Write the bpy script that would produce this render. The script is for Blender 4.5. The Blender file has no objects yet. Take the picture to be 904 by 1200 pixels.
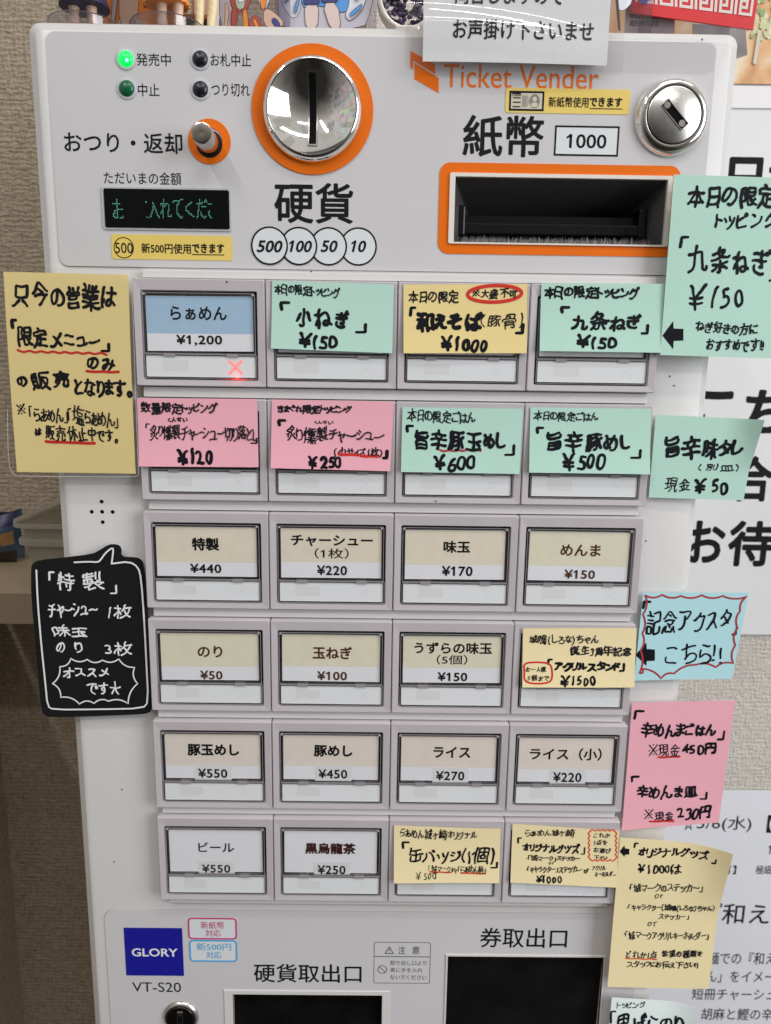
import bpy, bmesh, math, random
import numpy as np
from mathutils import Vector, Matrix
random.seed(7)
sc = bpy.context.scene
COL = sc.collection

# ------------------------------------------------------------------ camera
F, RX, RY, RZ = 909.966, 0.192556, -0.00751526, 0.0129324      # focal length in photo pixels, pose solved from the button grid
CT = np.array([0.113071, 0.0351327, -0.370307])                # x right, y down, z into the machine front
def _rot(rx, ry, rz):
    c, s = np.cos, np.sin
    X = np.array([[1,0,0],[0,c(rx),-s(rx)],[0,s(rx),c(rx)]])
    Y = np.array([[c(ry),0,s(ry)],[0,1,0],[-s(ry),0,c(ry)]])
    Z = np.array([[c(rz),-s(rz),0],[s(rz),c(rz),0],[0,0,1]])
    return Z @ Y @ X
RM = _rot(RX, RY, RZ)
def at(px, py, Y=0.0):
    """photo pixel -> (x, z) on the vertical plane at depth Y"""
    d = RM.T @ np.array([(px-452.0)/F, (py-600.0)/F, 1.0])
    k = (Y-CT[2])/d[2]
    q = CT + k*d
    return float(q[0]), float(-q[1])
def pxm(Y=0.0):                                                # metres per photo pixel near the machine front
    return 0.000405*(1+Y/0.37)
cam = bpy.data.cameras.new("camera"); co = bpy.data.objects.new("camera", cam); COL.objects.link(co); sc.camera = co
cam.sensor_fit = 'VERTICAL'; cam.sensor_height = 24.0; cam.lens = F/1200*24.0
cam.clip_start = 0.01; cam.clip_end = 50
w2 = lambda v: Vector((v[0], v[2], -v[1]))
ax, ay, az = w2(RM[0]), -w2(RM[1]), -w2(RM[2])
M4 = Matrix(((ax.x,ay.x,az.x,CT[0]),(ax.y,ay.y,az.y,CT[2]),(ax.z,ay.z,az.z,-CT[1]),(0,0,0,1)))
co.matrix_world = M4
cam.dof.use_dof = True; cam.dof.focus_distance = 0.372; cam.dof.aperture_fstop = 9.5

# ------------------------------------------------------------------ light
world = bpy.data.worlds.new("World"); sc.world = world; world.use_nodes = True
wn, wl = world.node_tree.nodes, world.node_tree.links
bg = wn['Background']
tc = wn.new('ShaderNodeTexCoord'); sep = wn.new('ShaderNodeSeparateXYZ'); wl.new(tc.outputs['Generated'], sep.inputs[0])
rmp = wn.new('ShaderNodeValToRGB'); mr = wn.new('ShaderNodeMapRange')
mr.inputs[1].default_value = -1; mr.inputs[2].default_value = 1
wl.new(sep.outputs['Z'], mr.inputs[0]); wl.new(mr.outputs[0], rmp.inputs[0])
cr = rmp.color_ramp
cr.elements[0].position = 0.0; cr.elements[0].color = (.27,.25,.225,1)
cr.elements[1].position = 1.0; cr.elements[1].color = (.40,.39,.37,1)
for pos, c in ((.36,(.27,.25,.23,1)), (.47,(.31,.295,.27,1)), (.58,(.30,.285,.26,1)), (.72,(.36,.35,.33,1))):
    e = cr.elements.new(pos); e.color = c
def blocks(scale, sat, val=1.25):
    v = wn.new('ShaderNodeTexVoronoi'); v.inputs['Scale'].default_value = scale; v.distance = 'CHEBYCHEV'; wl.new(tc.outputs['Generated'], v.inputs['Vector'])
    h = wn.new('ShaderNodeHueSaturation'); h.inputs['Saturation'].default_value = sat; h.inputs['Value'].default_value = val; wl.new(v.outputs['Color'], h.inputs['Color']); return h.outputs[0]
mx = wn.new('ShaderNodeMix'); mx.data_type = 'RGBA'; mx.blend_type = 'MULTIPLY'; mx.inputs[0].default_value = 0.55
wl.new(rmp.outputs[0], mx.inputs[6]); wl.new(blocks(3.1, .12), mx.inputs[7])
side = wn.new('ShaderNodeMapRange'); side.inputs[1].default_value = -.55; side.inputs[2].default_value = -.62; side.inputs[3].default_value = 0; side.inputs[4].default_value = .55
wl.new(sep.outputs['X'], side.inputs[0])                      # the shop's far left wall is covered with small coloured prints
mp_ = wn.new('ShaderNodeMix'); mp_.data_type = 'RGBA'; wl.new(side.outputs[0], mp_.inputs[0]); wl.new(mx.outputs[2], mp_.inputs[6]); wl.new(blocks(11.0, .40, .55), mp_.inputs[7])

dp = wn.new('ShaderNodeVectorMath'); dp.operation = 'DOT_PRODUCT'; dp.inputs[1].default_value = (-.05,-.84,-.54)
nrm_ = wn.new('ShaderNodeVectorMath'); nrm_.operation = 'NORMALIZE'; wl.new(tc.outputs['Generated'], nrm_.inputs[0]); wl.new(nrm_.outputs[0], dp.inputs[0])
m3 = wn.new('ShaderNodeMapRange'); m3.inputs[1].default_value = .30; m3.inputs[2].default_value = .90; m3.inputs[3].default_value = 1.0; m3.inputs[4].default_value = .06
wl.new(dp.outputs['Value'], m3.inputs[0])
m4 = wn.new('ShaderNodeVectorMath'); m4.operation = 'SCALE'; wl.new(mp_.outputs[2], m4.inputs[0]); wl.new(m3.outputs[0], m4.inputs['Scale']); wl.new(m4.outputs[0], bg.inputs['Color'])
bg.inputs['Strength'].default_value = 1.45
def area(name, loc, target, sx, sy, power, col):
    l = bpy.data.lights.new(name, 'AREA'); l.shape = 'RECTANGLE'; l.size = sx; l.size_y = sy; l.energy = power; l.color = col
    o = bpy.data.objects.new(name, l); COL.objects.link(o); o.location = loc
    o.rotation_euler = (Vector(target)-Vector(loc)).to_track_quat('-Z','Y').to_euler()
    return o
area('window_light', (1.75,-1.15,0.35), (0.12,0,-.05), 1.1, 1.3, 27, (.94,.965,1.0))
area('ceiling_tube_light', (0.75,-0.75,1.45), (0.75,-0.75,0), 1.2, .09, 8.5, (1.0,.985,.96))
area('ceiling_tube_light', (0.35,-1.75,1.45), (0.35,-1.75,0), 1.2, .09, 9.5, (1.0,.985,.96))
area('ceiling_tube_light', (-0.75,-1.45,1.45), (-0.75,-1.45,0), .09, 1.2, 13.0, (1.0,.985,.96))
sc.view_settings.view_transform = 'Standard'; sc.view_settings.look = 'None'
sc.view_settings.exposure = 0.02; sc.view_settings.gamma = 1.0
sc.cycles.max_bounces = 10; sc.cycles.transparent_max_bounces = 24

# ------------------------------------------------------------------ materials
MATS = {}
def mat(name, col, rough=.5, metal=0.0, nscale=0, namt=0.0, bump=0.0, bscale=400, emit=None, estr=0, spec=.5, coat=0.0):
    if name in MATS: return MATS[name]
    m = bpy.data.materials.new(name); m.use_nodes = True; MATS[name] = m
    n, l = m.node_tree.nodes, m.node_tree.links
    b = n['Principled BSDF']
    b.inputs['Base Color'].default_value = (*col, 1); b.inputs['Roughness'].default_value = rough; b.inputs['Metallic'].default_value = metal
    b.inputs['Specular IOR Level'].default_value = spec; b.inputs['Coat Weight'].default_value = coat
    b.inputs['Coat Roughness'].default_value = .06
    if nscale or bump:
        t = n.new('ShaderNodeTexCoord')
    if nscale:
        nz = n.new('ShaderNodeTexNoise'); nz.inputs['Scale'].default_value = nscale; nz.inputs['Detail'].default_value = 6
        l.new(t.outputs['Object'], nz.inputs['Vector'])
        r = n.new('ShaderNodeValToRGB'); r.color_ramp.elements[0].position = .3; r.color_ramp.elements[1].position = .72
        r.color_ramp.elements[0].color = (*[c*(1-namt) for c in col],1); r.color_ramp.elements[1].color = (*[min(1,c*(1+namt*.6)) for c in col],1)
        l.new(nz.outputs['Fac'], r.inputs[0]); l.new(r.outputs[0], b.inputs['Base Color'])
        if rough > .08:
            mp = n.new('ShaderNodeMapRange'); mp.inputs[3].default_value = rough*.82; mp.inputs[4].default_value = min(1, rough*1.2)
            l.new(nz.outputs['Fac'], mp.inputs[0]); l.new(mp.outputs[0], b.inputs['Roughness'])
    if bump:
        bz = n.new('ShaderNodeTexNoise'); bz.inputs['Scale'].default_value = bscale; bz.inputs['Detail'].default_value = 4
        l.new(t.outputs['Object'], bz.inputs['Vector'])
        bp = n.new('ShaderNodeBump'); bp.inputs['Strength'].default_value = bump; bp.inputs['Distance'].default_value = .001
        l.new(bz.outputs['Fac'], bp.inputs['Height']); l.new(bp.outputs[0], b.inputs['Normal'])
    if emit:
        b.inputs['Emission Color'].default_value = (*emit,1); b.inputs['Emission Strength'].default_value = estr
    return m
def clear(name, tint=(1,1,1), refl=.12, rough=.04, bump=0.0, bscale=60):
    """thin clear plastic: see-through with a grazing-angle gloss"""
    if name in MATS: return MATS[name]
    m = bpy.data.materials.new(name); m.use_nodes = True; MATS[name] = m
    n, l = m.node_tree.nodes, m.node_tree.links
    n.remove(n['Principled BSDF'])
    tr = n.new('ShaderNodeBsdfTransparent'); tr.inputs[0].default_value = (*tint,1)
    gl = n.new('ShaderNodeBsdfGlossy'); gl.inputs['Roughness'].default_value = rough
    lw = n.new('ShaderNodeLayerWeight'); lw.inputs[0].default_value = .5
    pw = n.new('ShaderNodeMath'); pw.operation = 'POWER'; pw.inputs[1].default_value = 4.0; l.new(lw.outputs['Facing'], pw.inputs[0])
    mr = n.new('ShaderNodeMapRange'); mr.inputs[3].default_value = refl; mr.inputs[4].default_value = .8
    l.new(pw.outputs[0], mr.inputs[0])
    ms = n.new('ShaderNodeMixShader'); l.new(mr.outputs[0], ms.inputs[0]); l.new(tr.outputs[0], ms.inputs[1]); l.new(gl.outputs[0], ms.inputs[2])
    if bump:
        t = n.new('ShaderNodeTexCoord'); bz = n.new('ShaderNodeTexNoise'); bz.inputs['Scale'].default_value = bscale
        l.new(t.outputs['Object'], bz.inputs['Vector'])
        bp = n.new('ShaderNodeBump'); bp.inputs['Strength'].default_value = bump; bp.inputs['Distance'].default_value = .002
        l.new(bz.outputs['Fac'], bp.inputs['Height']); l.new(bp.outputs[0], gl.inputs['Normal'])
    l.new(ms.outputs[0], n['Material Output'].inputs[0])
    return m
def weave(name, col, dark, hz=.34, vx=.12):
    m = bpy.data.materials.new(name); m.use_nodes = True
    n, l = m.node_tree.nodes, m.node_tree.links; b = n['Principled BSDF']; b.inputs['Roughness'].default_value = .85
    b.inputs['Specular IOR Level'].default_value = .2
    t = n.new('ShaderNodeTexCoord')
    def noise(sx, sz, sc_, det=3):
        mp = n.new('ShaderNodeMapping'); mp.inputs['Scale'].default_value = (sx, 1, sz)
        nz = n.new('ShaderNodeTexNoise'); nz.inputs['Scale'].default_value = sc_; nz.inputs['Detail'].default_value = det
        l.new(t.outputs['Object'], mp.inputs[0]); l.new(mp.outputs[0], nz.inputs['Vector']); return nz.outputs['Fac']
    a = noise(.35, 1.35, 420); c = noise(1.2, .45, 380); big = noise(1, 1, 14)
    def bands(axis, scale, dist):
        w = n.new('ShaderNodeTexWave'); w.bands_direction = axis; w.inputs['Scale'].default_value = scale; w.inputs['Distortion'].default_value = dist
        w.inputs['Detail'].default_value = 3; w.inputs['Detail Scale'].default_value = 2.2; w.inputs['Detail Roughness'].default_value = .65
        l.new(t.outputs['Object'], w.inputs['Vector']); return w.outputs['Fac']
    ad = n.new('ShaderNodeMath'); ad.operation = 'ADD'; l.new(a, ad.inputs[0]); l.new(c, ad.inputs[1])
    wz, wx = bands('Z', 92, 7.0), bands('X', 105, 9.0)
    a1 = n.new('ShaderNodeMath'); a1.operation = 'MULTIPLY_ADD'; a1.inputs[1].default_value = hz; l.new(wz, a1.inputs[0]); l.new(ad.outputs[0], a1.inputs[2])
    m2 = n.new('ShaderNodeMath'); m2.operation = 'MULTIPLY_ADD'; m2.inputs[1].default_value = vx; l.new(wx, m2.inputs[0]); l.new(a1.outputs[0], m2.inputs[2])
    rp = n.new('ShaderNodeValToRGB'); rp.color_ramp.elements[0].color = (*dark,1); rp.color_ramp.elements[1].color = (*col,1)
    mr = n.new('ShaderNodeMapRange'); mr.inputs[1].default_value = .80; mr.inputs[2].default_value = 1.55
    l.new(m2.outputs[0], mr.inputs[0]); l.new(mr.outputs[0], rp.inputs[0])
    mm = n.new('ShaderNodeMix'); mm.data_type = 'RGBA'; mm.blend_type = 'MULTIPLY'; mm.inputs[0].default_value = .25
    l.new(rp.outputs[0], mm.inputs[6]); l.new(big, mm.inputs[7]); l.new(mm.outputs[2], b.inputs['Base Color'])
    bp = n.new('ShaderNodeBump'); bp.inputs['Strength'].default_value = .8; bp.inputs['Distance'].default_value = .0012
    l.new(m2.outputs[0], bp.inputs['Height']); l.new(bp.outputs[0], b.inputs['Normal'])
    return m
M_BODY = mat('body_plastic', (.665,.655,.65), .34, nscale=14, namt=.03, bump=.03, bscale=900)
M_PANEL = mat('header_film', (.615,.60,.615), .3, nscale=11, namt=.03)
M_LILAC = mat('lilac_plastic', (.525,.487,.512), .42, nscale=30, namt=.04, bump=.02, bscale=900)
M_BLACK = mat('printed_black', (.010,.010,.012), .6, spec=.12)
M_INK = mat('marker_ink', (.007,.008,.012), .6, spec=.12)
M_THININK = mat('ballpoint_ink', (.010,.011,.016), .6, spec=.12)
M_RED = mat('red_marker', (.62,.022,.012), .5)
M_DKRED = mat('dark_red_marker', (.40,.035,.045), .5)
M_VERM = mat('vermilion_marker', (.72,.085,.022), .5)
M_WHITEINK = mat('white_paint_marker', (.80,.80,.80), .6)
M_ORANGE = mat('orange_print', (.80,.155,.004), .5, nscale=40, namt=.03, spec=.2)
M_CHROME = mat('chrome', (.80,.79,.77), .06, 1.0)
M_STEEL = mat('brushed_steel', (.60,.585,.56), .26, 1.0, nscale=160, namt=.12)
M_DARK = mat('dark_recess', (.010,.0095,.010), .45, spec=.3)
M_DGREY = mat('charcoal_plastic', (.075,.072,.075), .5)
M_GLOSSBLACK = mat('gloss_black', (.004,.005,.005), .12, spec=.2)
M_CREAM = mat('cream_frame', (.78,.72,.66), .4)
M_WHITE = mat('white_card', (.83,.83,.87), .5, nscale=60, namt=.02)
M_STRIP = mat('frosted_strip', (.735,.75,.77), .3, nscale=25, namt=.02)
M_STRIP2 = mat('frosted_strip_mark', (.67,.68,.68), .4)
M_BLUEBAND = mat('blue_card_band', (.40,.57,.74), .5, nscale=200, namt=.04)
M_CREAMBAND = mat('cream_card_band', (.80,.73,.595), .5, nscale=200, namt=.04)
M_OLIVEBAND = mat('olive_card_band', (.79,.75,.585), .5, nscale=200, namt=.04)
M_BEIGEBAND = mat('beige_card_band', (.80,.72,.65), .5, nscale=200, namt=.04)
M_BROWNTXT = mat('brown_print', (.085,.032,.014), .6, spec=.12)
M_DKREDTXT = mat('maroon_print', (.055,.016,.013), .6, spec=.12)
M_GREYTXT = mat('grey_print', (.025,.025,.03), .6, spec=.12)
M_YELLOWSTICK = mat('yellow_sticker', (.80,.60,.15), .42)
def paper(name, col): return mat(name, col, .75, nscale=9, namt=.05, bump=.10, bscale=700, spec=.25)
P_YEL = paper('yellow_note_paper', (.82,.66,.30)); P_YEL2 = paper('buff_note_paper', (.86,.73,.43))
P_GRN = paper('green_note_paper', (.47,.71,.61)); P_PINK = paper('pink_note_paper', (.85,.42,.50))
P_BLUE = paper('blue_note_paper', (.46,.74,.80)); P_PALE = paper('pale_green_note_paper', (.76,.85,.84))
P_BLACK = mat('black_card', (.008,.008,.009), .7, nscale=30, namt=.2, spec=.2); P_WHITE = paper('white_paper', (.78,.78,.79))
C_SLEEVE = clear('laminate_film', (.97,.97,.97), .035, .08, .25, 45)
C_COVER = clear('clear_key_cover', (.995,.995,.995), .022, .10, .3, 30)
C_RIM = clear('clear_rim', (.86,.83,.85), .30, .22)
C_ACRYL = clear('clear_acrylic', (.84,.82,.86), .10, .06)
C_TAPE = clear('clear_tape_film', (.965,.955,.96), .02, .12)

# ------------------------------------------------------------------ mesh helpers
ORI = {}
def root(name, loc, label, cat, group=None):
    o = bpy.data.objects.new(name, None); COL.objects.link(o); o.location = loc; o.empty_display_size = .02
    ORI[o.name] = Vector(loc); return tag(o, label, cat, group)
def tag(o, label=None, cat=None, group=None, kind=None):
    if label: o['label'] = label
    if cat: o['category'] = cat
    if group: o['group'] = group
    if kind: o['kind'] = kind
    return o
class MB:
    def __init__(s): s.v = []; s.f = []; s.m = []; s.k = 0
    def add(s, verts, faces, mi=0):
        b = len(s.v); s.v += [tuple(map(float,p)) for p in verts]
        for f in faces: s.f.append([b+i for i in f]); s.m.append(mi)
        return s
    def box(s, x0, x1, y0, y1, z0, z1, mi=0):
        return s.add([(x0,y0,z0),(x1,y0,z0),(x1,y1,z0),(x0,y1,z0),(x0,y0,z1),(x1,y0,z1),(x1,y1,z1),(x0,y1,z1)],
              [(0,1,5,4),(1,2,6,5),(2,3,7,6),(3,0,4,7),(4,5,6,7),(3,2,1,0)], mi)
    def prism(s, pts, yf, yb, mi=0):
        n = len(pts); v = [(x,yf,z) for x,z in pts] + [(x,yb,z) for x,z in pts]
        return s.add(v, [tuple(range(n)), tuple(range(2*n-1,n-1,-1))] + [(i, n+i, n+(i+1)%n, (i+1)%n) for i in range(n)], mi)
    def ring(s, po, pi, yf, yb, mi=0):
        n = len(po); v = [(x,yf,z) for x,z in po]+[(x,yf,z) for x,z in pi]+[(x,yb,z) for x,z in po]+[(x,yb,z) for x,z in pi]
        fs = []
        for i in range(n):
            j = (i+1)%n
            fs += [(i,j,n+j,n+i), (2*n+i,3*n+i,3*n+j,2*n+j), (i,2*n+i,2*n+j,j), (n+i,n+j,3*n+j,3*n+i)]
        return s.add(v, fs, mi)
    def lathe(s, prof, cx, cz, n=64, mi=0, axis=(0,0)):
        """profile of (r, y) turned about an axis along Y; axis shears the centre per unit of -y"""
        v = []; fs = []
        for r, y in prof:
            for i in range(n):
                a = 2*math.pi*i/n; v.append((cx-axis[0]*y+r*math.cos(a), y, cz-axis[1]*y+r*math.sin(a)))
        for k in range(len(prof)-1):
            for i in range(n):
                j = (i+1)%n; fs.append((k*n+i, (k+1)*n+i, (k+1)*n+j, k*n+j))
        return s.add(v, fs, mi)
    def build(s, name, mats, parent=None, smooth=None, label=None, bevel=0):
        me = bpy.data.meshes.new(name); 
        A = np.array(s.v); o0 = Vector(((A.min(0)+A.max(0))/2).tolist())
        me.from_pydata((A-np.array(o0)).tolist(), [], s.f)
        for m in (mats if isinstance(mats,(list,tuple)) else [mats]): me.materials.append(m)
        me.polygons.foreach_set('material_index', s.m)
        o = bpy.data.objects.new(name, me); COL.objects.link(o)
        if smooth is not None:
            me.polygons.foreach_set('use_smooth', [True]*len(s.f)); me.update()
            me.set_sharp_from_angle(angle=math.radians(smooth))
        ORI[o.name] = o0
        if parent: o.parent = parent; o.location = o0 - ORI[parent.name]
        else: o.location = o0
        if bevel:
            bm = bmesh.new(); bm.from_mesh(me); bmesh.ops.remove_doubles(bm, verts=bm.verts, dist=1e-7)
            es = [e for e in bm.edges if len(e.link_faces)==2 and e.calc_face_angle(0) > .5]
            bmesh.ops.bevel(bm, geom=es, offset=bevel, segments=2, affect='EDGES', profile=.5); bm.to_mesh(me); bm.free()
        if label: o['label'] = label
        return o
def circ(cx, cz, r, n=64, rz=None):
    rz = rz or r
    return [(cx+r*math.cos(2*math.pi*i/n), cz+rz*math.sin(2*math.pi*i/n)) for i in range(n)]
def rrect(x0, z0, x1, z1, r, n=6):
    out = []
    for cx, cz, a0 in ((x1-r,z1-r,0),(x0+r,z1-r,90),(x0+r,z0+r,180),(x1-r,z0+r,270)):
        for i in range(n+1):
            a = math.radians(a0+90*i/n); out.append((cx+r*math.cos(a), cz+r*math.sin(a)))
    return out
def R(x0, y0, x1, y1, Y=0.0):
    """photo rectangle -> x0, z0, x1, z1 on plane Y"""
    xc, yc = (x0+x1)/2, (y0+y1)/2
    return at(x0,yc,Y)[0], at(xc,y1,Y)[1], at(x1,yc,Y)[0], at(xc,y0,Y)[1]
def cut(o, boxes):
    for b in boxes:
        c = (b if isinstance(b, MB) else MB().box(*b)).build('cutter', M_DARK)
        md = o.modifiers.new('cut','BOOLEAN'); md.operation = 'DIFFERENCE'; md.object = c; md.solver = 'EXACT'
        bpy.context.view_layer.update()
        dg = bpy.context.evaluated_depsgraph_get()
        me = bpy.data.meshes.new_from_object(o.evaluated_get(dg)); o.modifiers.clear(); o.data = me
        bpy.data.objects.remove(c)

# ------------------------------------------------------------------ lettering
def text_mesh(body, offset=0.0, shear=0.0, spacing=1.0, flag=True):
    if '1' in body and flag:
        v, f = text_mesh(body, offset, shear, spacing, False); v = list(map(tuple, v))
        for i, ch in enumerate(body):
            if ch != '1': continue
            h = text_mesh(body[:i+1], 0, 0, spacing, False)[0]; xr = h[:,0].max(); xs = xr-.05; b = len(v)
            v += [(x+shear*y, y) for x, y in ((xs,.705),(xs-.185,.56),(xs-.185,.475),(xs,.60))]; f = f+[[b,b+1,b+2,b+3]]
        return np.array(v), f
    c = bpy.data.curves.new('t','FONT'); c.body = body; c.offset = offset; c.shear = shear; c.space_character = spacing; c.resolution_u = 3
    o = bpy.data.objects.new('t', c); me = o.to_mesh()
    v = np.array([p.co[:2] for p in me.vertices]); f = [list(p.vertices) for p in me.polygons]
    o.to_mesh_clear(); bpy.data.objects.remove(o); bpy.data.curves.remove(c)
    return v, f
def put_text(mb, body, rect, Y, mi=0, offset=.008, shear=0.0, spacing=1.0, lift=.0001):
    """printed words fitted to a photo rectangle, lying on plane Y"""
    v, f = text_mesh(body, 0, shear, spacing)
    x0, z0, x1, z1 = R(*rect, Y)
    lo, hi = v.min(0), v.max(0); o = max(0, offset)           # a heavier weight: the outline is struck again a hair to each side
    sx = (x1-x0)/(hi[0]-lo[0]+2*o); sz = (z1-z0)/(hi[1]-lo[1]+2*o)
    for dx, dy in (((0,0),) if o < .003 else ((-o,0),(o,0),(0,o),(0,-o)) if o < .012 else ((-o,0),(o,0),(0,o),(0,-o),(-.7*o,.7*o),(.7*o,.7*o),(-.7*o,-.7*o),(.7*o,-.7*o))):
        X = x0+(v[:,0]-lo[0]+o+dx)*sx; Z = z0+(v[:,1]-lo[1]+o+dy)*sz
        mb.k += 1
        mb.add([(x, Y-lift-mb.k*2e-6, z) for x, z in zip(X,Z)], f, mi)
# handwriting: glyph outlines are thinned to pen strokes, then redrawn with a round marker
N = 64; PADL, PADB = .12, .30
_glyph = {}
def raster(ch):
    v, f = text_mesh(ch, flag=False)
    H = int(N*1.45); W = int(N*1.45); g = np.zeros((H, W), bool)
    P = (v+np.array([PADL, PADB]))*N
    for face in f:
        for k in range(1, len(face)-1):
            a, b, c = P[face[0]], P[face[k]], P[face[k+1]]
            lo = np.maximum(np.floor(np.minimum(np.minimum(a,b),c)).astype(int)-1, 0); hi = np.ceil(np.maximum(np.maximum(a,b),c)).astype(int)+2
            xs = np.arange(lo[0], min(hi[0],W)); ys = np.arange(lo[1], min(hi[1],H))
            if len(xs)==0 or len(ys)==0: continue
            X, Y = np.meshgrid(xs, ys)
            d = (b[0]-a[0])*(c[1]-a[1])-(b[1]-a[1])*(c[0]-a[0])
            if abs(d) < 1e-9: continue
            u = ((X-a[0])*(c[1]-a[1])-(Y-a[1])*(c[0]-a[0]))/d; w = ((b[0]-a[0])*(Y-a[1])-(b[1]-a[1])*(X-a[0]))/d
            g[ys[0]:ys[-1]+1, xs[0]:xs[-1]+1] |= (u >= -.02)&(w >= -.02)&(u+w <= 1.02)
    return g
def thin(g):
    g = g.copy()
    while True:
        ch = False
        for st in (0,1):
            p = np.pad(g,1)
            n = [p[:-2,1:-1],p[:-2,2:],p[1:-1,2:],p[2:,2:],p[2:,1:-1],p[2:,:-2],p[1:-1,:-2],p[:-2,:-2]]
            B = sum(x.astype(int) for x in n); A = sum(((~n[i])&n[(i+1)%8]).astype(int) for i in range(8))
            if st == 0: c = ~(n[0]&n[2]&n[4]) & ~(n[2]&n[4]&n[6])
            else: c = ~(n[0]&n[2]&n[6]) & ~(n[0]&n[4]&n[6])
            d = g&(B>=2)&(B<=6)&(A==1)&c
            if d.any(): g &= ~d; ch = True
        if not ch: return g
def glyph(ch):
    if ch in _glyph: return _glyph[ch]
    if ch in '※·・':
        st = [np.array(p) for p in (((.1,.05),(.85,.75)),((.1,.75),(.85,.05)),((.46,.70),(.49,.72)),((.46,.06),(.49,.08)),((.12,.38),(.15,.40)),((.80,.38),(.83,.40)))]
        if ch != '※': st = [np.array(((.20,.36),(.23,.39)))]
        _glyph[ch] = (st, .1, .85) if ch == '※' else (st, .15, .28); return _glyph[ch]
    g0 = raster(ch); S = thin(g0)
    todo = {(int(y),int(x)) for y,x in zip(*np.nonzero(g0))}
    while todo:                      # tiny blobs (dots) that thinning wiped out keep one pixel
        comp = [todo.pop()]; q = list(comp)
        while q:
            y, x = q.pop()
            for d in ((y-1,x),(y+1,x),(y,x-1),(y,x+1)):
                if d in todo: todo.discard(d); q.append(d); comp.append(d)
        if not any(S[y,x] for y,x in comp):
            cy, cx = np.mean(comp,0); S[int(cy),int(cx)] = True
    pts = {(int(y),int(x)) for y,x in zip(*np.nonzero(S))}
    def nb(p):
        y, x = p; o = [q for q in ((y-1,x),(y+1,x),(y,x-1),(y,x+1)) if q in pts]
        for q in ((y-1,x-1),(y-1,x+1),(y+1,x-1),(y+1,x+1)):
            if q in pts and (q[0],x) not in pts and (y,q[1]) not in pts: o.append(q)
        return o
    G = {p: nb(p) for p in pts}; nodes = {p for p in pts if len(G[p]) != 2}; seen = set(); out = []
    def walk(a, b):
        path = [a, b]; seen.add((a,b)); seen.add((b,a))
        while path[-1] not in nodes:
            q = [r for r in G[path[-1]] if r != path[-2]]
            if not q or (path[-1],q[0]) in seen: break
            seen.add((path[-1],q[0])); seen.add((q[0],path[-1])); path.append(q[0])
        return path
    for a in sorted(nodes):
        if not G[a]: out.append(([a, (a[0],a[1]+1)], True, True))
        for b in G[a]:
            if (a,b) not in seen:
                p = walk(a,b)
                ea, eb = len(G[p[0]])==1, len(G[p[-1]])==1
                if len(p) < 5 and (ea or eb) and not (ea and eb): continue
                out.append((p, ea, eb))
    left = [p for p in sorted(pts) if all((p,q) not in seen for q in G[p])]
    for a in left:
        if G[a] and (a,G[a][0]) not in seen: nodes.add(a); out.append((walk(a,G[a][0]), False, False)); nodes.discard(a)
    # join strokes that run straight on through a crossing
    strokes = []
    for p, ea, eb in out:
        P = np.array([(x/N-PADL, y/N-PADB) for y, x in p])
        if len(P) > 4:
            for _ in range(3): P[1:-1] = (P[:-2]+2*P[1:-1]+P[2:])/4
        keep = [0]; 
        for i in range(1, len(P)-1):
            if np.hypot(*(P[i]-P[keep[-1]])) > .055: keep.append(i)
        P = P[keep+[len(P)-1]]
        for e, i, j in ((ea,0,1),(eb,-1,-2)):
            if e and len(P) > 1:
                d = P[i]-P[j]; L = np.hypot(*d)
                if L > 0: P[i] = P[i]+d/L*.02
        strokes.append(P)
    xs = np.concatenate(strokes)[:,0] if strokes else np.array([0,.3])
    _glyph[ch] = (strokes, xs.min(), xs.max()); return _glyph[ch]
SMALL = 'ゃゅょっァィゥェォャュョッぁ・'
def layout(text, rng, loose=.13):
    loose = loose*1.35+(.05 if len(text) < 7 else 0)
    x = 0; res = []
    for ch in text:
        if ch == ' ': x += .28; continue
        st, a, b = glyph(ch)
        if not st: x += .3; continue
        wob = rng.uniform(-1,1,8); sc_ = 1+.13*wob[0]; rot = .10*wob[1]; dy = .085*wob[2]
        if ord(ch) > 0x3000 and ord(ch) < 0x3100 and ch not in SMALL: sc_ *= .92
        ph = rng.uniform(0,6.28,4); am = .030
        if ch in '「」『』': am = .006; rot *= .5
        for P in st:
            Q = P-np.array([(a+b)/2, .38])
            Q = Q + am*np.stack([np.sin(7*Q[:,1]+ph[0])+.6*np.sin(13*Q[:,0]+ph[2]), np.sin(7*Q[:,0]+ph[1])+.6*np.sin(12*Q[:,1]+ph[3])],1)
            Q = Q@np.array([[math.cos(rot), math.sin(rot)],[-math.sin(rot), math.cos(rot)]])*sc_
            Q[:,1] += .05*Q[:,0]
            res.append(Q+np.array([x+(b-a)/2*sc_, .38+dy]))
        x += max((b-a)*sc_, .10 if ch in '1!・' else .30) + loose*(1+.4*wob[3])*(1.4 if ch == '¥' else 1.1 if ch == '1' else 1)
    return res
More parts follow.
